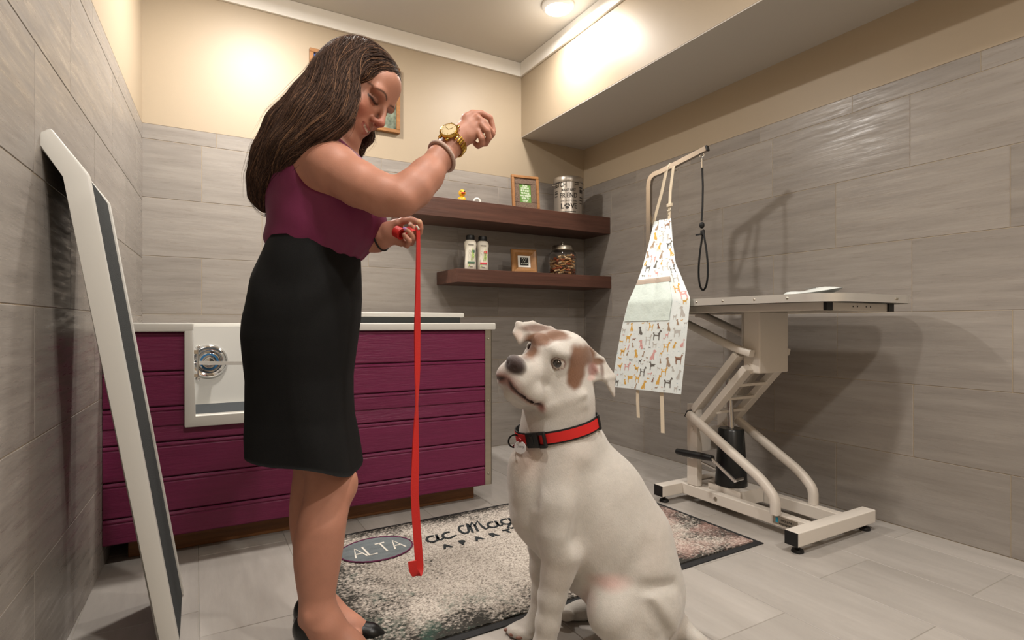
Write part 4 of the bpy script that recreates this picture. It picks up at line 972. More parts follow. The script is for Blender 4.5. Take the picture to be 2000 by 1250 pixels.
for a in ((0.2328,-0.008,1.1199), (0.2417,-0.005,1.1067), (0.2451,-0.008,1.0913), (0.2412,-0.016,1.0805)): W.cone((0.2101,-0.01,1.1046), .021, a, .0125, .012)
W.cone((0.2064,-0.018,1.1154), .018, (0.2309,-0.025,1.1277), .0135, .012)
fingers(W, [((0.2371,-0.016,1.0819), (0.2584,-0.028,1.0694), (0.2677,-0.042,1.0794), (0.2542,-0.048,1.0944)),
            ((0.2441,-0.01,1.0882), (0.269,-0.02,1.0772), (0.2769,-0.034,1.0886), (0.2677,-0.042,1.102), (0.2552,-0.046,1.1106)),
            ((0.2474,-0.006,1.0997), (0.2744,-0.012,1.0893), (0.2832,-0.024,1.1009), (0.2779,-0.032,1.1144), (0.2679,-0.036,1.123)),
            ((0.2439,-0.002,1.1141), (0.2726,0.006,1.103), (0.2883,-0.006,1.1066), (0.2927,-0.016,1.1171), (0.2934,-0.02,1.1259))], .0078, .0015)
fingers(W, [((0.2208,-0.022,1.1228), (0.2486,-0.026,1.1356), (0.2701,-0.026,1.137), (0.2902,-0.025,1.1318))], .0100, .005)
build_head(W)
WV, WF = W.mesh(); WV = relax(WV, WF, 1, .35)
# colours of the skin
C = np.tile(hexc('#b27d67'), (len(WV), 1))
h = (WV-HC)@HA.T/HS                                   # head coordinates: right, forward, up
inh = (np.linalg.norm(h, axis=1) < .16)
C = paint(C, inh*.5, '#a97862')
ax_ = np.abs(h[:, 0])
C = paint(C, inh*.45*blob(np.c_[ax_, h[:, 1], h[:, 2]], (.044, .06, -.045), (.026, .05, .024), .6), '#b0614e')      # cheeks
C = paint(C, inh*.55*blob(h, (0, .112, -.038), (.018, .014, .014), .6), '#b35f50')                                   # nose
br = np.clip(1-np.abs(h[:, 2]-(.0155+.006*np.sin((ax_-.012)/.042*3.1)))/.0034, 0, 1)*((ax_ > .012) & (ax_ < .056) & (h[:, 1] > .045))
C = paint(C, inh*br*1.3*(1-.4*np.clip((ax_-.04)/.016, 0, 1)), '#3a241b')                                             # brows
ey = np.abs(ax_-.031); lash = np.clip(1.3-np.abs(h[:, 2]-(-.0105+.28*(ey**2)/.015))/.0026, 0, 1)*(ey < .0165)*(h[:, 1] > .065)
C = paint(C, inh*lash*1.5, '#120c0a')
C = paint(C, inh*.45*blob(np.c_[ax_, h[:, 1], h[:, 2]], (.031, .085, -.003), (.017, .02, .011), .5), '#5a3629')      # lids
lipd = np.minimum(np.abs(h[:, 2]-(-.0655+.14*ax_)), np.abs(h[:, 2]-(-.0765+.44*ax_)))
C = paint(C, inh*np.clip(1.5-lipd/.0036, 0, 1)*(ax_ < .025)*(h[:, 1] > .074), '#96544a')
md = np.abs(h[:, 2]-(-.0708+.31*ax_)); C = paint(C, inh*np.clip(1.4-md/.0022, 0, 1)*(ax_ < .019)*(h[:, 1] > .07), '#d8c8b8')
nails = [((0.4864,-0.052,1.3608), '#b5806b'), ((0.2907,-0.028,1.1312), '#c9a07c'), ((0.2643,-0.038,1.1254), '#d8c4b4'), ((0.2533,-0.05,1.1126), '#b08bc8'), ((0.294,-0.024,1.1238), '#c98a70')]
for c_, hx in nails: C = paint(C, blob(WV, c_, (.007, .007, .007), .3), hx)
C = C*(1+.05*vnoise(WV, 40, 3)[:, None])
SKIN = mat('skin', '#c08068', .52, attr='Col', sss=.12, var=.06, vscale=(60, 60, 60), bump=.06, bscale=(350, 350, 350))
np_mesh('body', WV, WF, SKIN, wom, C)
# ---- blouse
BW = Field((-.26, -.22, .98), (.30, .24, 1.42), .004)
def folds(x, y, z):
    low = np.clip((1.16-z)/.1, 0, 1)
    return (.0018*np.sin(150*(x*.55+y*.9)+8*z)*low+.003*np.sin(60*(z+.5*x)+9*y)*(.5+.5*np.sin(14*x+9*z))).astype(np.float32)
BW.loft(rows_scaled(BL, .006), .01, 2.1, folds)
BW.ell((0.0214,-0.075,1.2969), (.056, .052, .07), .04)
BW.ell((0.0724,-0.14,1.2496), (.062, .062, .060), .02, sub=True)       # arm hole
BW.ell((0.1338,-0.01,1.3849), (.085, .09, .075), .02, sub=True)       # neckline
BW.smooth(1); bv, bf = BW.mesh(); bv = relax(bv, bf, 2)
np_mesh('blouse', bv, bf, mat('burgundy_blouse', '#6b1b43', .6, var=.12, vscale=(14, 14, 14), bump=.08, bscale=(700, 700, 700)), wom)
# ---- skirt: open shell
SK = [(1.087,0.0064,0,0.1247,0.122), (1.0706,0.0044,0,0.1309,0.124), (1.0322,-0.0025,0,0.1391,0.133), (0.9842,-0.0094,0,0.1473,0.145), (0.9294,-0.0162,0,0.1542,0.156), (0.8814,-0.0217,0,0.1569,0.162), (0.8335,-0.0265,0,0.1549,0.165), (0.7855,-0.0279,0,0.1494,0.163), (0.7307,-0.0285,0,0.1432,0.157), (0.6759,-0.0279,0,0.1398,0.152), (0.6211,-0.0258,0,0.1391,0.148), (0.5663,-0.0189,0,0.1432,0.15), (0.5156,-0.0128,0,0.1466,0.152)]
nz, na = 60, 96; Zs = np.linspace(SK[0][0], SK[-1][0], nz); tab = np.array(sorted(SK)); tab[:, 3] -= .014; vs_ = []
for sft in (0, .004):
    for i, z in enumerate(Zs):
        q = [np.interp(z, tab[:, 0], tab[:, j]) for j in range(1, 5)]
        for a in range(na):
            t = 2*math.pi*a/na; c_, s_ = math.cos(t), math.sin(t); e = 2/(2.25+.9*min(1, max(0, (.72-z)/.15)))
            wr = .0035*math.sin(42*z+2.2*math.sin(3*t))*max(0, math.sin(t*1+3.5))*math.exp(-((z-.98)/.10)**2)+.004*math.sin(4*t+9*z)*max(0, (.62-z)/.2)
            wr += .0012*math.exp(-((t-4.92)/.03)**2)
            vs_.append((q[0]+(q[2]+wr-sft)*math.copysign(abs(c_)**e, c_), q[1]+(q[3]+wr-sft)*math.copysign(abs(s_)**e, s_), z-.19*(q[2]+wr)*c_*max(0, (.72-z)/.25)-.030*max(0, c_)**3*max(0, (.62-z)/.12)))
fs_ = []
for L_ in (0, 1):
    for i in range(nz-1):
        for a in range(na):
            p = L_*nz*na; f_ = (p+i*na+a, p+i*na+(a+1) % na, p+(i+1)*na+(a+1) % na, p+(i+1)*na+a); fs_.append(f_ if L_ else f_[::-1])
for i in (0, nz-1):
    for a in range(na): f_ = (i*na+a, i*na+(a+1) % na, nz*na+i*na+(a+1) % na, nz*na+i*na+a); fs_.append(f_ if i else f_[::-1])
np_mesh('skirt', np.array(vs_), np.array(fs_), mat('black_skirt', '#0d0d0d', .8, spec=.25, bump=.12, bscale=(500, 500, 500), var=.2, vscale=(7, 7, 7)), wom)
# ---- shoes
SHOE = mat('black_leather', '#101010', .32, bump=.1, bscale=(200, 200, 200))
for Z, dz, px in ((1.43, 0, 0), (1.53, 0, 0)):
    SF = Field((-.12, Z-1.48-.07, -.01), (.30, Z-1.48+.07, .20), .003)
    if Z < 1.5: pts = [(0.0044,-0.05,0.0706), (0.0573,-0.05,0.0428), (0.1235,-0.05,0.0176), (0.1831,-0.05,0.0017), (0.2361,-0.05,-0.0062)]; hl = ((0.0017,-0.05,0.06), (0.0057,-0.05,0.0017)); fz = [(0.0467,-0.05,0.0811), (0.1235,-0.05,0.0441)]
    else: pts = [(-0.0327,0.05,0.0632), (0.024,0.05,0.0377), (0.0948,0.05,0.0178), (0.1444,0.05,0.0065), (0.1827,0.05,-0.002)]; hl = ((-0.0539,0.05,0.0433), (-0.0482,0.05,0.0022)); fz = [(0.007,0.05,0.0745), (0.0807,0.05,0.0433)]
    rr = [.033, .028, .028, .024, .010]
    SF.chain(list(zip(pts, rr)), .02)
    SF.ell((pts[0][0], pts[0][1], pts[0][2]+.014), (.034, .03, .036), .015)
    SF.cone(fz[0], .034, fz[1], .031, .006, sub=True); SF.cone((fz[0][0]+.01, fz[0][1], fz[0][2]+.05), .04, (fz[1][0], fz[1][1], fz[1][2]+.04), .036, .006, sub=True)
    SF.cone(hl[0], .016, hl[1], .008, .01)
    SF.op(lambda x, y, z: (z-.001)+0*x+0*y, SF.lo, SF.lo+.2, 0, sub=True) if False else None
    sv, sf = SF.mesh(); sv[:, 2] = np.maximum(sv[:, 2], .001)
    np_mesh('shoe', sv, sf, SHOE, wom)
# ---- hair
HF = Field((-.26, -.30, 1.10), (.30, .28, 1.72), .004)
HF.ell(hp(0, -.020, .028), hs(.084, .094, .086), .02, HA)
HF.ell(hp(.0, .034, .072), hs(.062, .042, .030), .03, HA)
HF.chain([((0.1229,-0.01,1.5211), .078), ((0.0767,-0.01,1.4966), .074), ((0.0298,-0.02,1.4274), .077), ((-0.0291,-0.025,1.3581), .078), ((-0.0749,-0.025,1.2907), .066), ((-0.1095,-0.02,1.2381), .044), ((-0.1252,-0.015,1.2014), .024), ((-0.1212,-0.012,1.1736), .008)], .03)
HF.chain([((0.1073,-0.075,1.5116), .050), ((0.1113,-0.105,1.4277), .044), ((0.1012,-0.125,1.3719), .040), ((0.065,-0.14,1.3328), .030), ((0.0172,-0.135,1.2996), .024), ((-0.0251,-0.12,1.2604), .016)], .04)
HF.chain([((0.0764,-0.06,1.479), .055), ((0.0382,-0.1,1.3787), .050), ((-0.016,-0.105,1.2979), .042), ((-0.0822,-0.07,1.2397), .03)], .03)
HF.chain([((0.0862,0.08,1.5323), .04), ((0.1079,0.08,1.4457), .030), ((0.122,0.065,1.39), .018), ((0.1132,0.05,1.3424), .006)], .03)
# face opening
def cut(x, y, z):
    px, py, pz = x-HC[0], y-HC[1], z-HC[2]
    X, Y, Z_ = ((HA[i][0]*px+HA[i][1]*py+HA[i][2]*pz)/HS for i in range(3))
    d = np.maximum(np.maximum((.058+.55*(Z_-.03))-Y, Z_-.073), np.abs(X)-.085); d = np.maximum(d, -.15-Z_)
    return d
HF.op(cut, HC-.16, HC+.16, .012, sub=True)
HF.smooth(2)
hv, hf = HF.mesh()
gl = vnoise(hv, 30, 5)
HCOL = hexc('#352720')*np.ones((len(hv), 1))
HAIR = mat('brown_hair', '#3a261c', .6, attr='Col', spec=.22, bump=.5, bscale=(140, 140, 30))
hair = np_mesh('hair', hv, hf, HAIR, wom, HCOL)
# strands that follow the hair mass
guides = [[(0.1396,-0.06,1.5934), (0.1557,-0.095,1.5344), (0.1534,-0.11,1.4764), (0.1504,-0.135,1.403), (0.1331,-0.16,1.338), (0.0835,-0.165,1.3082), (0.0207,-0.16,1.2708)],
          [(0.1178,-0.03,1.6169), (0.0996,-0.1,1.5192), (0.0857,-0.135,1.4155), (0.0414,-0.15,1.3416), (-0.0202,-0.135,1.266), (-0.0753,-0.08,1.2046)],
          [(0.0916,-0.01,1.6299), (0.0514,-0.09,1.524), (0.0076,-0.11,1.413), (-0.0432,-0.11,1.3242), (-0.0986,-0.08,1.2565), (-0.1239,-0.03,1.1832)],
          [(0.0681,0,1.6324), (0.0044,-0.05,1.5164), (-0.0685,-0.05,1.4171), (-0.1327,-0.04,1.3277), (-0.1598,-0.025,1.2584), (-0.1239,-0.015,1.177)],
          [(0.2184,-0.06,1.5448), (0.1929,-0.09,1.5433), (0.1571,-0.1,1.532), (0.1393,-0.105,1.4914), (0.1479,-0.135,1.4155)],
          [(0.2188,0,1.5803), (0.1733,-0.01,1.6191), (0.1189,-0.01,1.6327), (0.034,0.02,1.6178), (-0.0468,0.05,1.5478), (-0.146,0.05,1.392), (-0.1627,0.01,1.2679)],
          [(0.1184,0.095,1.5242), (0.1286,0.095,1.4512), (0.135,0.07,1.3917), (0.1132,0.05,1.3382)]]
GP, GT = [], []
for g_ in guides:
    g_ = np.array(g_)
    for a, b_ in zip(g_, g_[1:]):
        for t in np.linspace(0, 1, 8): GP.append(a*(1-t)+b_*t); GT.append((b_-a)/np.linalg.norm(b_-a))
GP, GT = np.array(GP), np.array(GT)
rs = np.random.RandomState(11); NS = 6500
starts = hv[rs.choice(len(hv), NS)]
sgn = rs.choice([1, -1], NS)
def flow(P):
    d2 = ((P[:, None, :]-GP[None])**2).sum(2); w_ = 1/(d2+4e-4)**2; t = (w_[:, :, None]*GT[None]).sum(1); return t/(np.linalg.norm(t, axis=1, keepdims=True)+1e-9)
NSTEP = 18; step = .0105; P = starts+HF.grad(starts)*.001; path = [P.copy()]; wob = rs.normal(size=(NS, 3))*.16; lift = rs.uniform(-.0003, .0040, NS)
fly = rs.rand(NS) < .05
for i in range(NSTEP):
    g_ = HF.grad(P); t = flow(P)+wob; t = t-g_*(t*g_).sum(1, keepdims=True); t = t/(np.linalg.norm(t, axis=1, keepdims=True)+1e-9)
    P = P+t*step; d = HF.sample(P); P = P-g_*np.clip(d-lift-fly*i*.0007, -.008, .008)[:, None]; path.append(P.copy())
path = np.array(path)                                # steps, strands, 3
nst, ns = path.shape[:2]; prog = np.linspace(0, 1, nst); rad = (rs.uniform(.0004, .0010, ns)*np.where(fly, .5, 1))[None]*(np.sin(np.pi*np.clip(prog*.92+.06, 0, 1))**.6)[:, None]
tan = np.gradient(path, axis=0); tan /= np.linalg.norm(tan, axis=2, keepdims=True)+1e-9
nrm = HF.grad(path.reshape(-1, 3)).reshape(path.shape); sid = np.cross(tan, nrm); sid /= np.linalg.norm(sid, axis=2, keepdims=True)+1e-9
SV = np.stack([path+sid*rad[..., None]*1.3, path+nrm*rad[..., None]*.9, path-sid*rad[..., None]*1.3], 2)      # steps, strands, 3 corners
I = np.arange(nst*ns*3).reshape(nst, ns, 3); SFc = []
for k in range(3):
    k2 = (k+1) % 3; SFc.append(np.stack([I[:-1, :, k], I[:-1, :, k2], I[1:, :, k2], I[1:, :, k]], -1).reshape(-1, 4))
base = np.array([hexc('#3a2a22'), hexc('#4d392e'), hexc('#624839'), hexc('#8a674d')]); sc_ = base[rs.choice(4, ns, p=[.35, .35, .22, .08])]
scol = np.repeat(np.repeat(sc_[None], nst, 0)[:, :, None, :], 3, 2).reshape(-1, 3)
st_ = np_mesh('hair_strands', SV.reshape(-1, 3), np.concatenate(SFc), HAIR, hair, scol); st_['kind'] = 'stuff'

# ================================================================ the dog
dog = empty('dog', (-1.6749,-2.2539,0), math.radians(-29.75), 'large white dog with brown eye and ear patches sitting on the rug', 'dog')
DC = np.array((-0.1061,-0.01,0.7684))
fw = np.array((-.66, -.75, -.02)); fw /= np.linalg.norm(fw); lf = np.array((.70, -.58, -.42)); lf -= fw*(lf@fw); lf /= np.linalg.norm(lf); upv = np.cross(fw, lf); upv = upv if upv[2] > 0 else -upv
DA = np.array((lf, fw, upv))                           # rows: its left, forward, up
def dp(x, y, z): return DC+x*lf+y*fw+z*upv
D_ = Field((-.36, -.26, -.012), (.36, .28, .90), .0038)
# trunk
D_.chain([((-0.0928,0,0.6733), .083), ((-0.0966,0.005,0.61), .084), ((-0.0962,0.01,0.5392), .096), ((-0.0986,0.015,0.447), .117), ((-0.0503,0.02,0.3682), .133), ((0.0322,0.025,0.2748), .134), ((0.0915,0.025,0.1971), .131), ((0.12,0.02,0.1219), .118), ((0.1299,0.02,0.0586), .10)], .05)
D_.chain([((-0.0116,0.015,0.5171), .050), ((0.0454,0.02,0.4174), .07), ((0.131,0.025,0.303), .07)], .06)
D_.chain([((-0.1503,-0.01,0.4539), .075), ((-0.142,-0.01,0.3573), .075), ((-0.1039,0,0.2775), .06)], .04)      # breastbone
D_.chain([((-0.1948,-0.03,0.4934), .030), ((-0.1841,-0.04,0.4216), .03)], .03)
D_.ell((-0.025,0.02,0.1923), (.075, .085, .05), .04)
# near foreleg
D_.chain([((-0.0716,-0.05,0.5119), .060), ((-0.0953,-0.075,0.3992), .068), ((-0.0984,-0.095,0.3342), .055), ((-0.0976,-0.1,0.2869), .046), ((-0.1079,-0.1,0.2324), .037), ((-0.1209,-0.1,0.1741), .032), ((-0.1313,-0.1,0.1093), .0275), ((-0.1403,-0.1,0.0483), .026), ((-0.151,-0.105,0.0228), .027)], .025)
D_.ell((-0.0595,-0.085,0.278), (.018, .02, .022), .02)
def paw(P, r, k=.006):
    for p in P: D_.ell(p, r, k)
paw([(-0.1965,-0.125,0.0273), (-0.1869,-0.145,0.0382), (-0.2013,-0.1,0.012), (-0.193,-0.075,-0.0019)], (.026, .017, .021), .012); D_.ell((-0.1639,-0.105,0.0202), (.035, .036, .024), .02)
# far foreleg
D_.chain([((-0.1257,0.1,0.3346), .055), ((-0.1331,0.1,0.2309), .040), ((-0.1366,0.09,0.1613), .031), ((-0.1389,0.075,0.095), .024), ((-0.1483,0.06,0.0446), .022), ((-0.1646,0.05,0.0182), .024)], .025)
paw([(-0.2177,0.045,0.0081), (-0.2079,0.025,0.0121), (-0.1884,0.012,0.0124), (-0.2046,0.065,0.0042)], (.026, .015, .0165), .010); D_.ell((-0.1791,0.045,0.0152), (.03, .03, .020), .02)
# near hind leg
D_.ell((0.0997,-0.07,0.1235), (.112, .07, .088), .022); D_.ell((0.0382,-0.095,0.1456), (.062, .045, .064), .03)
D_.chain([((0.0299,-0.105,0.1249), .055), ((0.0686,-0.105,0.0732), .042), ((0.1254,-0.1,0.0406), .032), ((0.1553,-0.095,0.0194), .026)], .03)
D_.chain([((0.1592,-0.09,0.0059), .022), ((0.0858,-0.115,0.0122), .024), ((0.019,-0.13,0.0176), .026)], .02); paw([(-0.0205,-0.14,0.0226), (-0.013,-0.115,0.0058), (-0.0173,-0.16,0.0312)], (.028, .015, .019))
D_.cone((0.1235,-0.128,0.1841), .004, (0.1824,-0.1,0.1002), .004, .03)                                       # thigh tendon line
D_.cone((0.116,-0.148,0.1727), .005, (0.1599,-0.125,0.0973), .005, .03, sub=True)
# far hind leg
D_.chain([((0.1251,0.13,0.053), .075), ((0.0723,0.13,0.0259), .04), ((0.027,0.13,0.0213), .026), ((-0.0189,0.125,0.0224), .024), ((-0.0545,0.115,0.0216), .022)], .025)
paw([(-0.0727,0.112,0.0232), (-0.0714,0.095,0.0261), (-0.064,0.08,0.0296)], (.024, .013, .016))
# tail
D_.chain([((0.2002,0.02,0.0515), .032), ((0.2333,-0.01,0.0455), .022), ((0.2674,-0.04,0.0255), .0165), ((0.3113,-0.06,0.0117), .010)], .03)
# folds of the belly and flank
for a, b_, r in (((-0.023,-0.14,0.2303), (0.0487,-0.14,0.2354), .007), ((0.0487,-0.14,0.2354), (0.1104,-0.13,0.2079), .008), ((0.1104,-0.13,0.2079), (0.1961,-0.08,0.1958), .007)): D_.cone(a, r, b_, r, .022, sub=True)
for a, b_, r in (((0.055,-0.14,0.389), (-0.0165,-0.155,0.2946), .010), ((0.0888,-0.13,0.3474), (0.0227,-0.145,0.259), .010), ((0.123,-0.12,0.2989), (0.0624,-0.135,0.2356), .010), ((0.0181,-0.135,0.4315), (-0.047,-0.15,0.33), .010)): D_.cone(a, r, b_, r, .05, sub=True)
D_.cone((-0.031,-0.125,0.4856), .006, (-0.0552,-0.135,0.3367), .008, .05, sub=True); D_.cone((-0.1624,-0.1,0.5176), .003, (-0.1707,-0.115,0.4123), .004, .03, sub=True)
# neck folds
for a, b_ in (((-0.1411,-0.09,0.6378), (-0.0366,-0.07,0.6558)), ((-0.1374,-0.095,0.6529), (-0.0314,-0.08,0.6836))): D_.cone(a, .0015, b_, .0015, .02)
D_.smooth(2)
# head
D_.ell(dp(0, -.025, .004), (.082, .088, .074), .03, DA); D_.ell(dp(0, .03, .022), (.062, .058, .050), .03, DA)
for q in (-1, 1):
    D_.ell(dp(q*.056, -.005, -.034), (.034, .06, .048), .03, DA)         # cheeks
    D_.ell(dp(q*.036, .050, .046), (.026, .024, .015), .018, DA)         # brow
D_.ell(dp(0, .095, -.026), (.048, .07, .042), .03, DA)                   # muzzle
D_.ell(dp(0, .138, -.030), (.047, .034, .040), .02, DA)
for q in (-1, 1):
    D_.chain([(dp(q*.024, .150, -.046), .027), (dp(q*.036, .115, -.066), .031), (dp(q*.042, .07, -.080), .027), (dp(q*.046, .045, -.082), .020)], .016)   # flews
    D_.ell(dp(q*.052, .064, .020), (.019, .015, .014), .010, DA, sub=True)
    D_.ell(dp(q*.0465, .0535, .019), (.0155, .0165, .0145), .002, DA)
D_.chain([(dp(0, .140, -.090), .018), (dp(0, .09, -.100), .030), (dp(0, .02, -.085), .052)], .02)          # lower jaw
D_.ell(dp(0, .160, .000), (.030, .018, .021), .009, DA)                  # nose leather
for q in (-1, 1):
    D_.ell(dp(q*.012, .181, -.003), (.0058, .008, .0055), .003, DA, sub=True)
    D_.cone(dp(0, .182, -.040), .003, dp(q*.030, .172, -.056), .003, .005, sub=True); D_.cone(dp(q*.030, .172, -.056), .0035, dp(q*.058, .130, -.076), .0035, .006, sub=True); D_.cone(dp(q*.058, .130, -.076), .0035, dp(q*.070, .075, -.096), .003, .006, sub=True)
D_.cone(dp(0, .186, -.02), .002, dp(0, .182, -.045), .002, .004, sub=True)
D_.cone(dp(0, .06, .068), .004, dp(0, -.03, .085), .004, .03, sub=True)
D_.chain([(dp(0, -.05, -.03), .075), ((-0.0928,0,0.6664), .082)], .04)
# ears
E1 = [(-0.0399,-0.01,0.7877), (-0.0137,0,0.7956), (0.0219,0.005,0.7661), (0.053,0,0.7206), (0.0525,-0.01,0.6705), (0.0243,-0.022,0.7172), (-0.003,-0.022,0.7145), (-0.0308,-0.025,0.7257)]
for t in ((0, 1, 2), (0, 2, 5), (2, 3, 5), (3, 4, 5), (0, 5, 6), (0, 6, 7)): D_.tri(E1[t[0]], E1[t[1]], E1[t[2]], .0045, .008)
D_.cone(E1[1], .006, E1[2], .0055, .008); D_.cone(E1[2], .0055, E1[3], .005, .008)
E2 = [(-0.0998,0,0.8331), (-0.1168,-0.005,0.8512), (-0.1674,-0.025,0.8664), (-0.2058,-0.045,0.8637), (-0.218,-0.055,0.8409), (-0.2006,-0.055,0.8168), (-0.1651,-0.038,0.8312)]
for t in ((0, 1, 6), (1, 2, 6), (2, 3, 6), (3, 4, 5), (3, 5, 6)): D_.tri(E2[t[0]], E2[t[1]], E2[t[2]], .0048, .010)
DV, DF = D_.mesh(); DV = relax(DV, DF, 1, .3); DV[:, 2] = np.maximum(DV[:, 2], .004)
C = np.tile(hexc('#bfb9b0'), (len(DV), 1)); h = (DV-DC)@DA.T; aw = np.abs(h[:, 0]); hw = np.c_[aw, h[:, 1], h[:, 2]]
nz_ = vnoise(DV, 90, 2)*.10
C = paint(C, .2*np.clip(vnoise(DV, 12, 8), 0, 1), '#bba99c')
inhd = (h[:, 1] > -.13) & (h[:, 2] > -.11) & (DV[:, 2] > .64)
def pb(c, r, soft=.18): return blob(DV, c, r, soft+0*nz_.mean())
BR = '#6f4a30'
for c_, r in (((-0.1531,-0.07,0.8253), (.036, .06, .020)), ((-0.103,-0.04,0.8339), (.036, .05, .018)), ((-0.1757,-0.11,0.8058), (.026, .06, .032))):
    bb_ = blob(DV, c_, r, .25); C = paint(C, np.clip(bb_+nz_*1.5*(bb_ > .02)*(bb_ < .98), 0, 1)*inhd, BR)
for c_, r in (((-0.0527,-0.06,0.7677), (.027, .07, .042)), ((-0.0631,-0.07,0.7246), (.020, .06, .030)), ((-0.0552,-0.07,0.7458), (.022, .06, .04)), ((-0.0301,-0.02,0.7787), (.03, .05, .03))):
    bb_ = blob(DV, c_, r, .25); C = paint(C, np.clip(bb_+nz_*1.5*(bb_ > .02)*(bb_ < .98), 0, 1)*inhd, BR)
C = paint(C, blob(DV, (-0.0212,-0.015,0.7825), (.026, .05, .022), .3), '#6a482f'); C = paint(C, blob(DV, (0.007,-0.01,0.7629), (.022, .05, .010), .3), '#6a482f'); C = paint(C, .9*blob(DV, (-0.0083,-0.03,0.7425), (.018, .03, .018), .35), '#8a5a50'); C = paint(C, .8*blob(DV, (-0.0151,-0.03,0.7207), (.014, .03, .008), .3), '#d8b7ad'); C = paint(C, .8*blob(DV, (0.0192,-0.02,0.7417), (.006, .03, .022), .4), '#5f4232')
C = paint(C, .9*blob(DV, (-0.1608,-0.03,0.8528), (.045, .05, .010), .3), '#6e5040'); C = paint(C, .7*blob(DV, (-0.206,-0.06,0.8343), (.012, .03, .014), .3), '#d2bfb2')
C = paint(C, blob(h, (0, .166, .000), (.034, .021, .024), .2), '#3a2a26')
C = paint(C, .55*blob(h, (0, .15, .024), (.024, .03, .016), .4), '#4a3833')
C = paint(C, .7*blob(hw, (.012, .175, -.050), (.032, .030, .022), .5), '#8e5d52')
def segd(a, b_):
    a, b_ = np.array(a), np.array(b_); t = np.clip((hw-a)@(b_-a)/((b_-a)@(b_-a)), 0, 1); return np.linalg.norm(hw-(a+t[:, None]*(b_-a)), axis=1)
ld_ = np.minimum(np.minimum(segd((0, .182, -.040), (.030, .172, -.056)), segd((.030, .172, -.056), (.058, .130, -.076))), segd((.058, .130, -.076), (.070, .075, -.096)))
C = paint(C, .6*np.clip(1.6-ld_/.010, 0, 1), '#8a5548'); C = paint(C, np.clip(1.7-ld_/.0045, 0, 1), '#3d2420'); C = paint(C, .6*blob(hw, (.068, .078, -.098), (.014, .020, .012), .4), '#b06f66')
er = np.linalg.norm((hw-np.array((.0465, .0535, .019)))/np.array((.0155, .0165, .0145)), axis=1); eb = (er < 1.10)*inhd
C = paint(C, inhd*np.clip(1.6-np.abs(er-1.15)/.16, 0, 1)*(er > 1.0)*.8, '#7a5148'); C = paint(C, eb*1.0, '#cfc4ba')
for q in (-1, 1):
    ic = dp(q*.0465+.004, .0535+.0145, .020); C = paint(C, blob(DV, ic, (.0098, .0098, .0098), .08), '#20140f')
C = paint(C, .6*blob(DV, (-0.1831,-0.1,0.8131), (.02, .05, .018), .4)*inhd, '#4a352b')
C = paint(C, .5*blob(DV, (0.019,-0.13,0.2181), (.05, .05, .018), .5), '#c8938a'); C = paint(C, .4*blob(DV, (-0.0206,-0.05,0.1561), (.02, .06, .05), .5), '#c08d82')
for c_ in ((-0.2349,0.045,0.0009), (-0.2234,0.025,0.0022), (-0.2052,0.012,-0.0002)): C = paint(C, .8*blob(DV, c_, (.010, .012, .010), .3), '#8f5f52')
C = paint(C, .35*blob(DV, (-0.1786,-0.08,0.5389), (.04, .05, .06), .6), '#c9a493')
FUR = mat('short_white_fur', '#bfb9b0', .62, attr='Col', sheen=.25, var=.10, vscale=(60, 60, 60), bump=.22, bscale=(420, 420, 160), sss=.06)
np_mesh('body', DV, DF, FUR, dog, C)
for q in (-1, 1):                                       # wet corneas over the pupils
    B().sph(dp(q*.0465+.0030, .0535+.0058, .0193), .0116, n=12).done('eye', mat('dog_eye', '#1c120e', .05, coat=1), dog, smooth=True)
for q, P in enumerate(((-0.2363,0.04,-0.002), (-0.2206,0.016,0.0031), (-0.2026,0,0.0067), (-0.2207,-0.14,0.0314), (-0.2096,-0.163,0.0418), (-0.2259,-0.11,0.013))):
    B().sph((P[0], P[1], max(P[2], .012)), .006, (1.6, .8, .8), 8).done('claw', mat('claw', '#7d5547', .4), dog, smooth=True)

# ================================================================ what they wear and hold
def ring_pts(F_, c, ax, n, off_, ref=(0, 0, 1), rmax=.2):
    """points on the skin around a limb: centre c, axis ax, lifted by off_"""
    c = np.array(c, float); ax = np.array(ax, float); ax /= np.linalg.norm(ax); u = np.array(ref, float); u -= ax*(u@ax); u /= np.linalg.norm(u); v = np.cross(ax, u); out = []; dirs = []
    for i in range(n):
        a = 2*math.pi*i/n; d = u*math.cos(a)+v*math.sin(a); t = np.linspace(.004, rmax, 120); sv = F_.sample(c+d*t[:, None]); k = np.argmax(sv > 0); out.append(c+d*(t[k]+off_)); dirs.append(d)
    out = np.array(out); r = np.linalg.norm(out-c, axis=1)
    for _ in range(6): r = (np.roll(r, 1)+np.roll(r, -1)+2*r)/4
    return c+np.array(dirs)*r[:, None], np.array(dirs), ax
# ---- dog collar
CC = np.array((-0.0964,0.007,0.5831)); CA = np.array((-.20, -.02, 1.0)); CA /= np.linalg.norm(CA)
cp, cd, ca = ring_pts(D_, CC, CA, 72, .004, (-1, 0, 0))
coll = empty('dog_collar', dog.location, 0, 'red and black dog collar with buckle and round name tag on the white dog', 'collar'); coll.rotation_euler = dog.rotation_euler
def band(P, Dr, ax, wdt, th, i0=0, i1=None, lift=0):
    b = B(); n = len(P); i1 = n if i1 is None else i1; R_ = []
    for i in range(i0, i1+(0 if i1-i0 == n else 1)):
        p, d = P[i % n], Dr[i % n]
        R_.append([b.bm.verts.new(p+d*(lift+a)+ax*c_) for a, c_ in ((0, -wdt/2), (th, -wdt/2), (th, wdt/2), (0, wdt/2))])
    m = len(R_); cl = i1-i0 == n
    for i in range(m if cl else m-1):
        A1, C1 = R_[i], R_[(i+1) % m]
        for k in range(4): b.bm.faces.new((A1[k], A1[(k+1) % 4], C1[(k+1) % 4], C1[k]))
    if not cl: b.bm.faces.new(R_[0]); b.bm.faces.new(R_[-1])
    return b
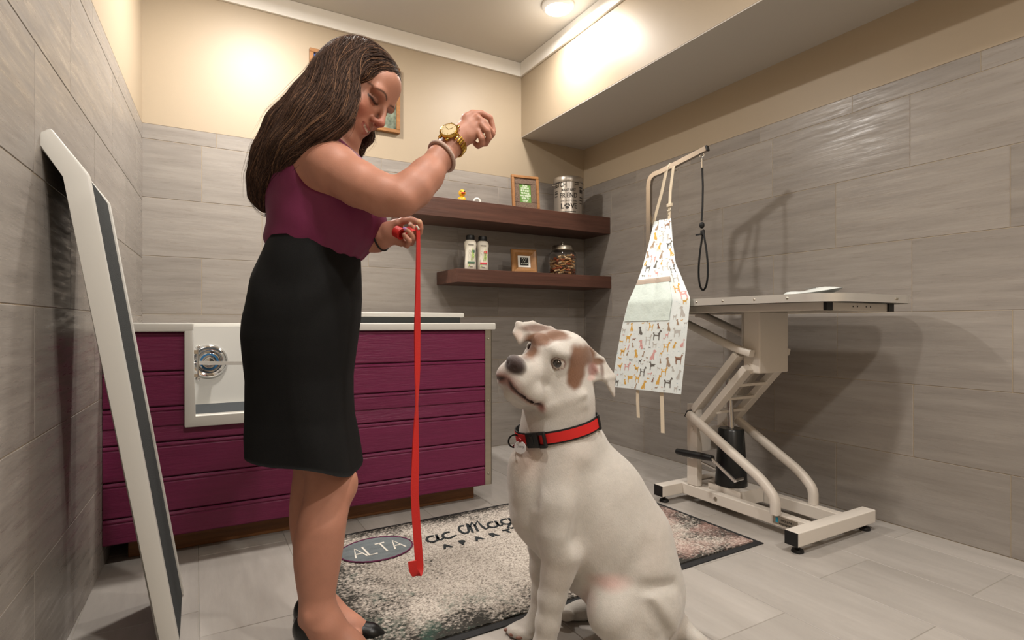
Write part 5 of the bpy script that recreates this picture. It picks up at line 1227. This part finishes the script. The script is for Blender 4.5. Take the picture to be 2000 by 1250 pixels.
band(cp, cd, ca, .034, .003).done('webbing', LB, coll, smooth=True)
band(cp, cd, ca, .025, .0012, lift=.0031).done('red_ribbon', mat('red_ribbon', '#c21f1c', .5), coll, smooth=True)
def near_px(P, q): return int(np.argmin(np.linalg.norm(P-np.array(q), axis=1)))
ib = near_px(cp, (-0.1563,-0.08,0.581)); p, d = cp[ib], cd[ib]; t_ = np.cross(ca, d)
MB_ = Matrix((Vector(t_), Vector(ca), Vector(np.cross(t_, ca)))).transposed().to_4x4(); MB_.translation = Vector(p+d*.007)
if (Vector(MB_.col[2][:3])).dot(Vector(d)) < 0: MB_ = MB_ @ Matrix.Rotation(math.pi, 4, 'Y')
bk = B().box((-.026, -.020, -.004), (.012, .020, .006), .003, MB_).box((.012, -.021, -.004), (.030, -.013, .006), .002, MB_).box((.012, .013, -.004), (.030, .021, .006), .002, MB_).box((.026, -.021, -.004), (.033, .021, .006), .002, MB_).done('buckle', BLACKP, coll, smooth=True)
B().box((-.012, -.013, .005), (-.002, .013, .008), .002, MB_).done('buckle_tab', BLACKP, bk)
ia = near_px(cp, (-0.0083,-0.03,0.6091)); pA, dA_ = cp[ia], cd[ia]; tA = np.cross(ca, dA_); MA_ = Matrix((Vector(tA), Vector(ca), Vector(dA_))).transposed().to_4x4(); MA_.translation = Vector(pA+dA_*.004)
B().box((-.007, -.020, -.003), (.007, .020, .004), .002, MA_).done('slider', BLACKP, coll, smooth=True)
ir = near_px(cp, (-0.1893,-0.03,0.571)); pR, dR = cp[ir], cd[ir]; rc = pR+dR*.016+ca*-.004
B().torus(Vector(rc), .0165, .0022, Vector(np.cross(dR, (0, 0, 1))), 28, 8).done('ring', mat('black_metal', '#1c1c1c', .3, metal=.8), coll, smooth=True)
tc_ = np.array((-0.201,-0.082,0.5473)); 
nt = B().lathe([(0, .0012), (.0155, .0012), (.0165, 0), (.0155, -.0012), (0, -.0012)], frame_M(Vector(tc_), (.9, -.35, .0), (0, 0, 1)), 28).done('name_tag', mat('white_tag', '#c9c7c8', .35), coll, smooth=True)
text_obj('tag_writing', 'Daisy', .0095, BLACKP, nt, frame_M(Vector(tc_)+Vector((-.35, -.9, 0)).normalized()*.0016+Vector((.001, 0, .003)), (.9, -.35, 0), (0, 0, 1)), ext=.0001); text_obj('tag_writing', 'R', .011, BLACKP, nt, frame_M(Vector(tc_)+Vector((-.35, -.9, 0)).normalized()*.0016+Vector((.004, 0, -.008)), (.9, -.35, 0), (0, 0, 1)), ext=.0001)
B().cyl(Vector(tc_)+Vector((0, 0, .016)), Vector(rc)+Vector((-.002, 0, -.014)), .003, n=10).sph(Vector(tc_)+Vector((0, 0, .019)), .006, n=8).done('tag_clip', mat('dark_red_metal', '#7d1a1c', .3, metal=.4), coll, smooth=True)
# ---- leash hanging from her left hand
leash = empty('leash', wom.location, 0, 'red webbing dog leash bunched in the hand and hanging to the rug', 'leash'); leash.rotation_euler = wom.rotation_euler
RED = mat('red_webbing', '#c5251f', .55, bump=.25, bscale=(500, 500, 500))
lp_ = [((0.2866,-0.028,1.1178), 80), ((0.2883,-0.03,1.0825), 78), ((0.287,-0.03,0.9617), 70), ((0.2856,-0.03,0.8543), 55), ((0.2856,-0.03,0.7469), 62), ((0.2839,-0.028,0.6526), 85), ((0.2807,-0.025,0.5713), 60), ((0.279,-0.023,0.49), 38), ((0.2775,-0.022,0.4222), 25), ((0.2816,-0.022,0.3412), 20), ((0.287,-0.022,0.267), 18), ((0.2898,-0.023,0.2228), 18), ((0.2883,-0.03,0.2098), 18), ((0.2841,-0.037,0.2103), 16), ((0.277,-0.042,0.2259), 14), ((0.2747,-0.044,0.2481), 14)]
def smooth_path(P, A_, m=6):
    P = np.array(P, float); A_ = np.array(A_, float); n = len(P); o, oa = [], []
    for i in range(n-1):
        p0, p1, p2, p3 = P[max(i-1, 0)], P[i], P[i+1], P[min(i+2, n-1)]
        for k in range(m):
            t = k/m; o.append(.5*((2*p1)+(-p0+p2)*t+(2*p0-5*p1+4*p2-p3)*t*t+(-p0+3*p1-3*p2+p3)*t**3)); oa.append(A_[i]*(1-t)+A_[i+1]*t)
    return o+[P[-1]], oa+[A_[-1]]
pp, aa = smooth_path([q[0] for q in lp_], [q[1] for q in lp_])
ups = [Vector((math.cos(math.radians(a)), math.sin(math.radians(a)), 0)) for a in aa]
B().tube([Vector(q) for q in pp], 0, flat=(.0215, .0028), up=ups).done('strap', RED, leash, smooth=30)
cl_ = []; cax = Vector((.78, -.42, -.46)).normalized(); cu = cax.orthogonal().normalized(); cv = cax.cross(cu)
for i in range(26):
    a = i*.5; r = .0105+.00022*i; cl_.append(Vector((0.2402,-0.044,1.1017))+cu*(r*math.cos(a))+cv*(r*math.sin(a)))
B().tube(cl_, 0, flat=(.021, .0018), up=tuple(cax)).done('strap_coil', RED, leash, smooth=60)
B().tube([Vector((0.2548,-0.044,1.1043)), Vector((0.27,-0.04,1.1117)), Vector((0.2853,-0.028,1.1178))], 0, flat=(.018, .0025), up=(0, .6, 1)).done('strap_link', RED, leash)
B().cyl(Vector((0.2825,-0.035,1.1206)), Vector((0.2902,-0.033,1.1102)), .0048, n=12).done('clip', CHROME, leash, smooth=True)
# ---- wristwatch, bangle, hair tie
GOLD = mat('gold_metal', '#c9a24e', .2, metal=1); FACE = mat('champagne_dial', '#dcc9a0', .35, metal=.4)
wa = np.array((0.3958,-0.072,1.3369))-np.array((0.3551,-0.1,1.279))
wt = empty('wristwatch', wom.location, 0, 'gold link wristwatch with champagne dial on the raised wrist', 'watch'); wt.rotation_euler = wom.rotation_euler
wp, wd, wx = ring_pts(W, (0.3832,-0.076,1.3213), wa, 160, .0025, (0, -1, .3), .08)
iw = int(np.argmax(wd@np.array((-.05, -.80, .60))))
for i in range(24):
    i0 = int(round(iw+16+i*128/23)) % 160; q0, d0 = wp[i0], wd[i0]; t0 = np.cross(wx, d0)
    Mk = Matrix((Vector(t0), Vector(wx), Vector(np.cross(t0, wx)))).transposed().to_4x4(); Mk.translation = Vector(q0)
    B().box((-.0030, -.0095, -.0022), (.0030, .0095, .0022), .001, Mk).done('band_link', GOLD, wt, smooth=True)
n_w = wd[iw]; cw = wp[iw]+n_w*.002
Mw = frame_M(Vector(cw), Vector(np.cross(wx, n_w)), Vector(wx)) @ Matrix.Scale(1.18, 4)
if Vector(Mw.col[2][:3]).dot(Vector(n_w)) < 0: Mw = Mw @ Matrix.Rotation(math.pi, 4, 'Y')
cs = B().lathe([(0, -.004), (.017, -.004), (.0195, -.002), (.0205, .002), (.0195, .005), (.0175, .0062), (.0165, .0055), (0, .0055)], Mw, 40).box((-.012, .015, -.003), (-.006, .024, .002), .001, Mw).box((.006, .015, -.003), (.012, .024, .002), .001, Mw).box((-.012, -.024, -.003), (-.006, -.015, .002), .001, Mw).box((.006, -.024, -.003), (.012, -.015, .002), .001, Mw).cyl(Mw @ Vector((.019, 0, 0)), Mw @ Vector((.0245, 0, 0)), .003, n=10).done('case', GOLD, wt, smooth=True)
dl = B().lathe([(0, .0058), (.0164, .0058), (.0164, .0052), (0, .0052)], Mw, 40).done('dial', FACE, wt)
B().bar(Mw @ Vector((0, 0, .0061)), Mw @ Vector((.006, .008, .0061)), .0012, .0004, 0).done('hour_hand', GOLD, dl); B().bar(Mw @ Vector((0, 0, .0063)), Mw @ Vector((-.011, .004, .0063)), .0009, .0004, 0).done('minute_hand', GOLD, dl)
for i in range(12):
    a = i*math.pi/6; B().bar(Mw @ Vector((.0125*math.cos(a), .0125*math.sin(a), .006)), Mw @ Vector((.0152*math.cos(a), .0152*math.sin(a), .006)), .001, .0004, 0).done('hour_mark', GOLD, dl)
bg = np.array(ring_pts(W, (0.3572,-0.096,1.2828), wa+np.array((.02, .03, .01)), 36, .004, (0, 0, 1), .08)[0])
o = B().tube([Vector(q) for q in bg], .0048, 10, closed=True).done('bangle', mat('rose_gold_mesh', '#d0b3a3', .45, metal=.1, bump=.5, bscale=(700, 700, 700), var=.25, vscale=(700, 700, 700)), smooth=True)
o.location = wom.location; o.rotation_euler = wom.rotation_euler; tag(o, 'textured rose-gold bangle on the raised forearm below the watch', 'bracelet')
ht = np.array(ring_pts(W, (0.1841,0.002,1.0914), np.array((1, -.3, .1)), 30, .0015, (0, 0, 1), .08)[0])
o = B().tube([Vector(q) for q in ht], .0022, 8, closed=True).done('hair_tie', LB, smooth=True)
o.location = wom.location; o.rotation_euler = wom.rotation_euler; tag(o, 'thin black elastic hair tie around the lower wrist', 'hair tie')
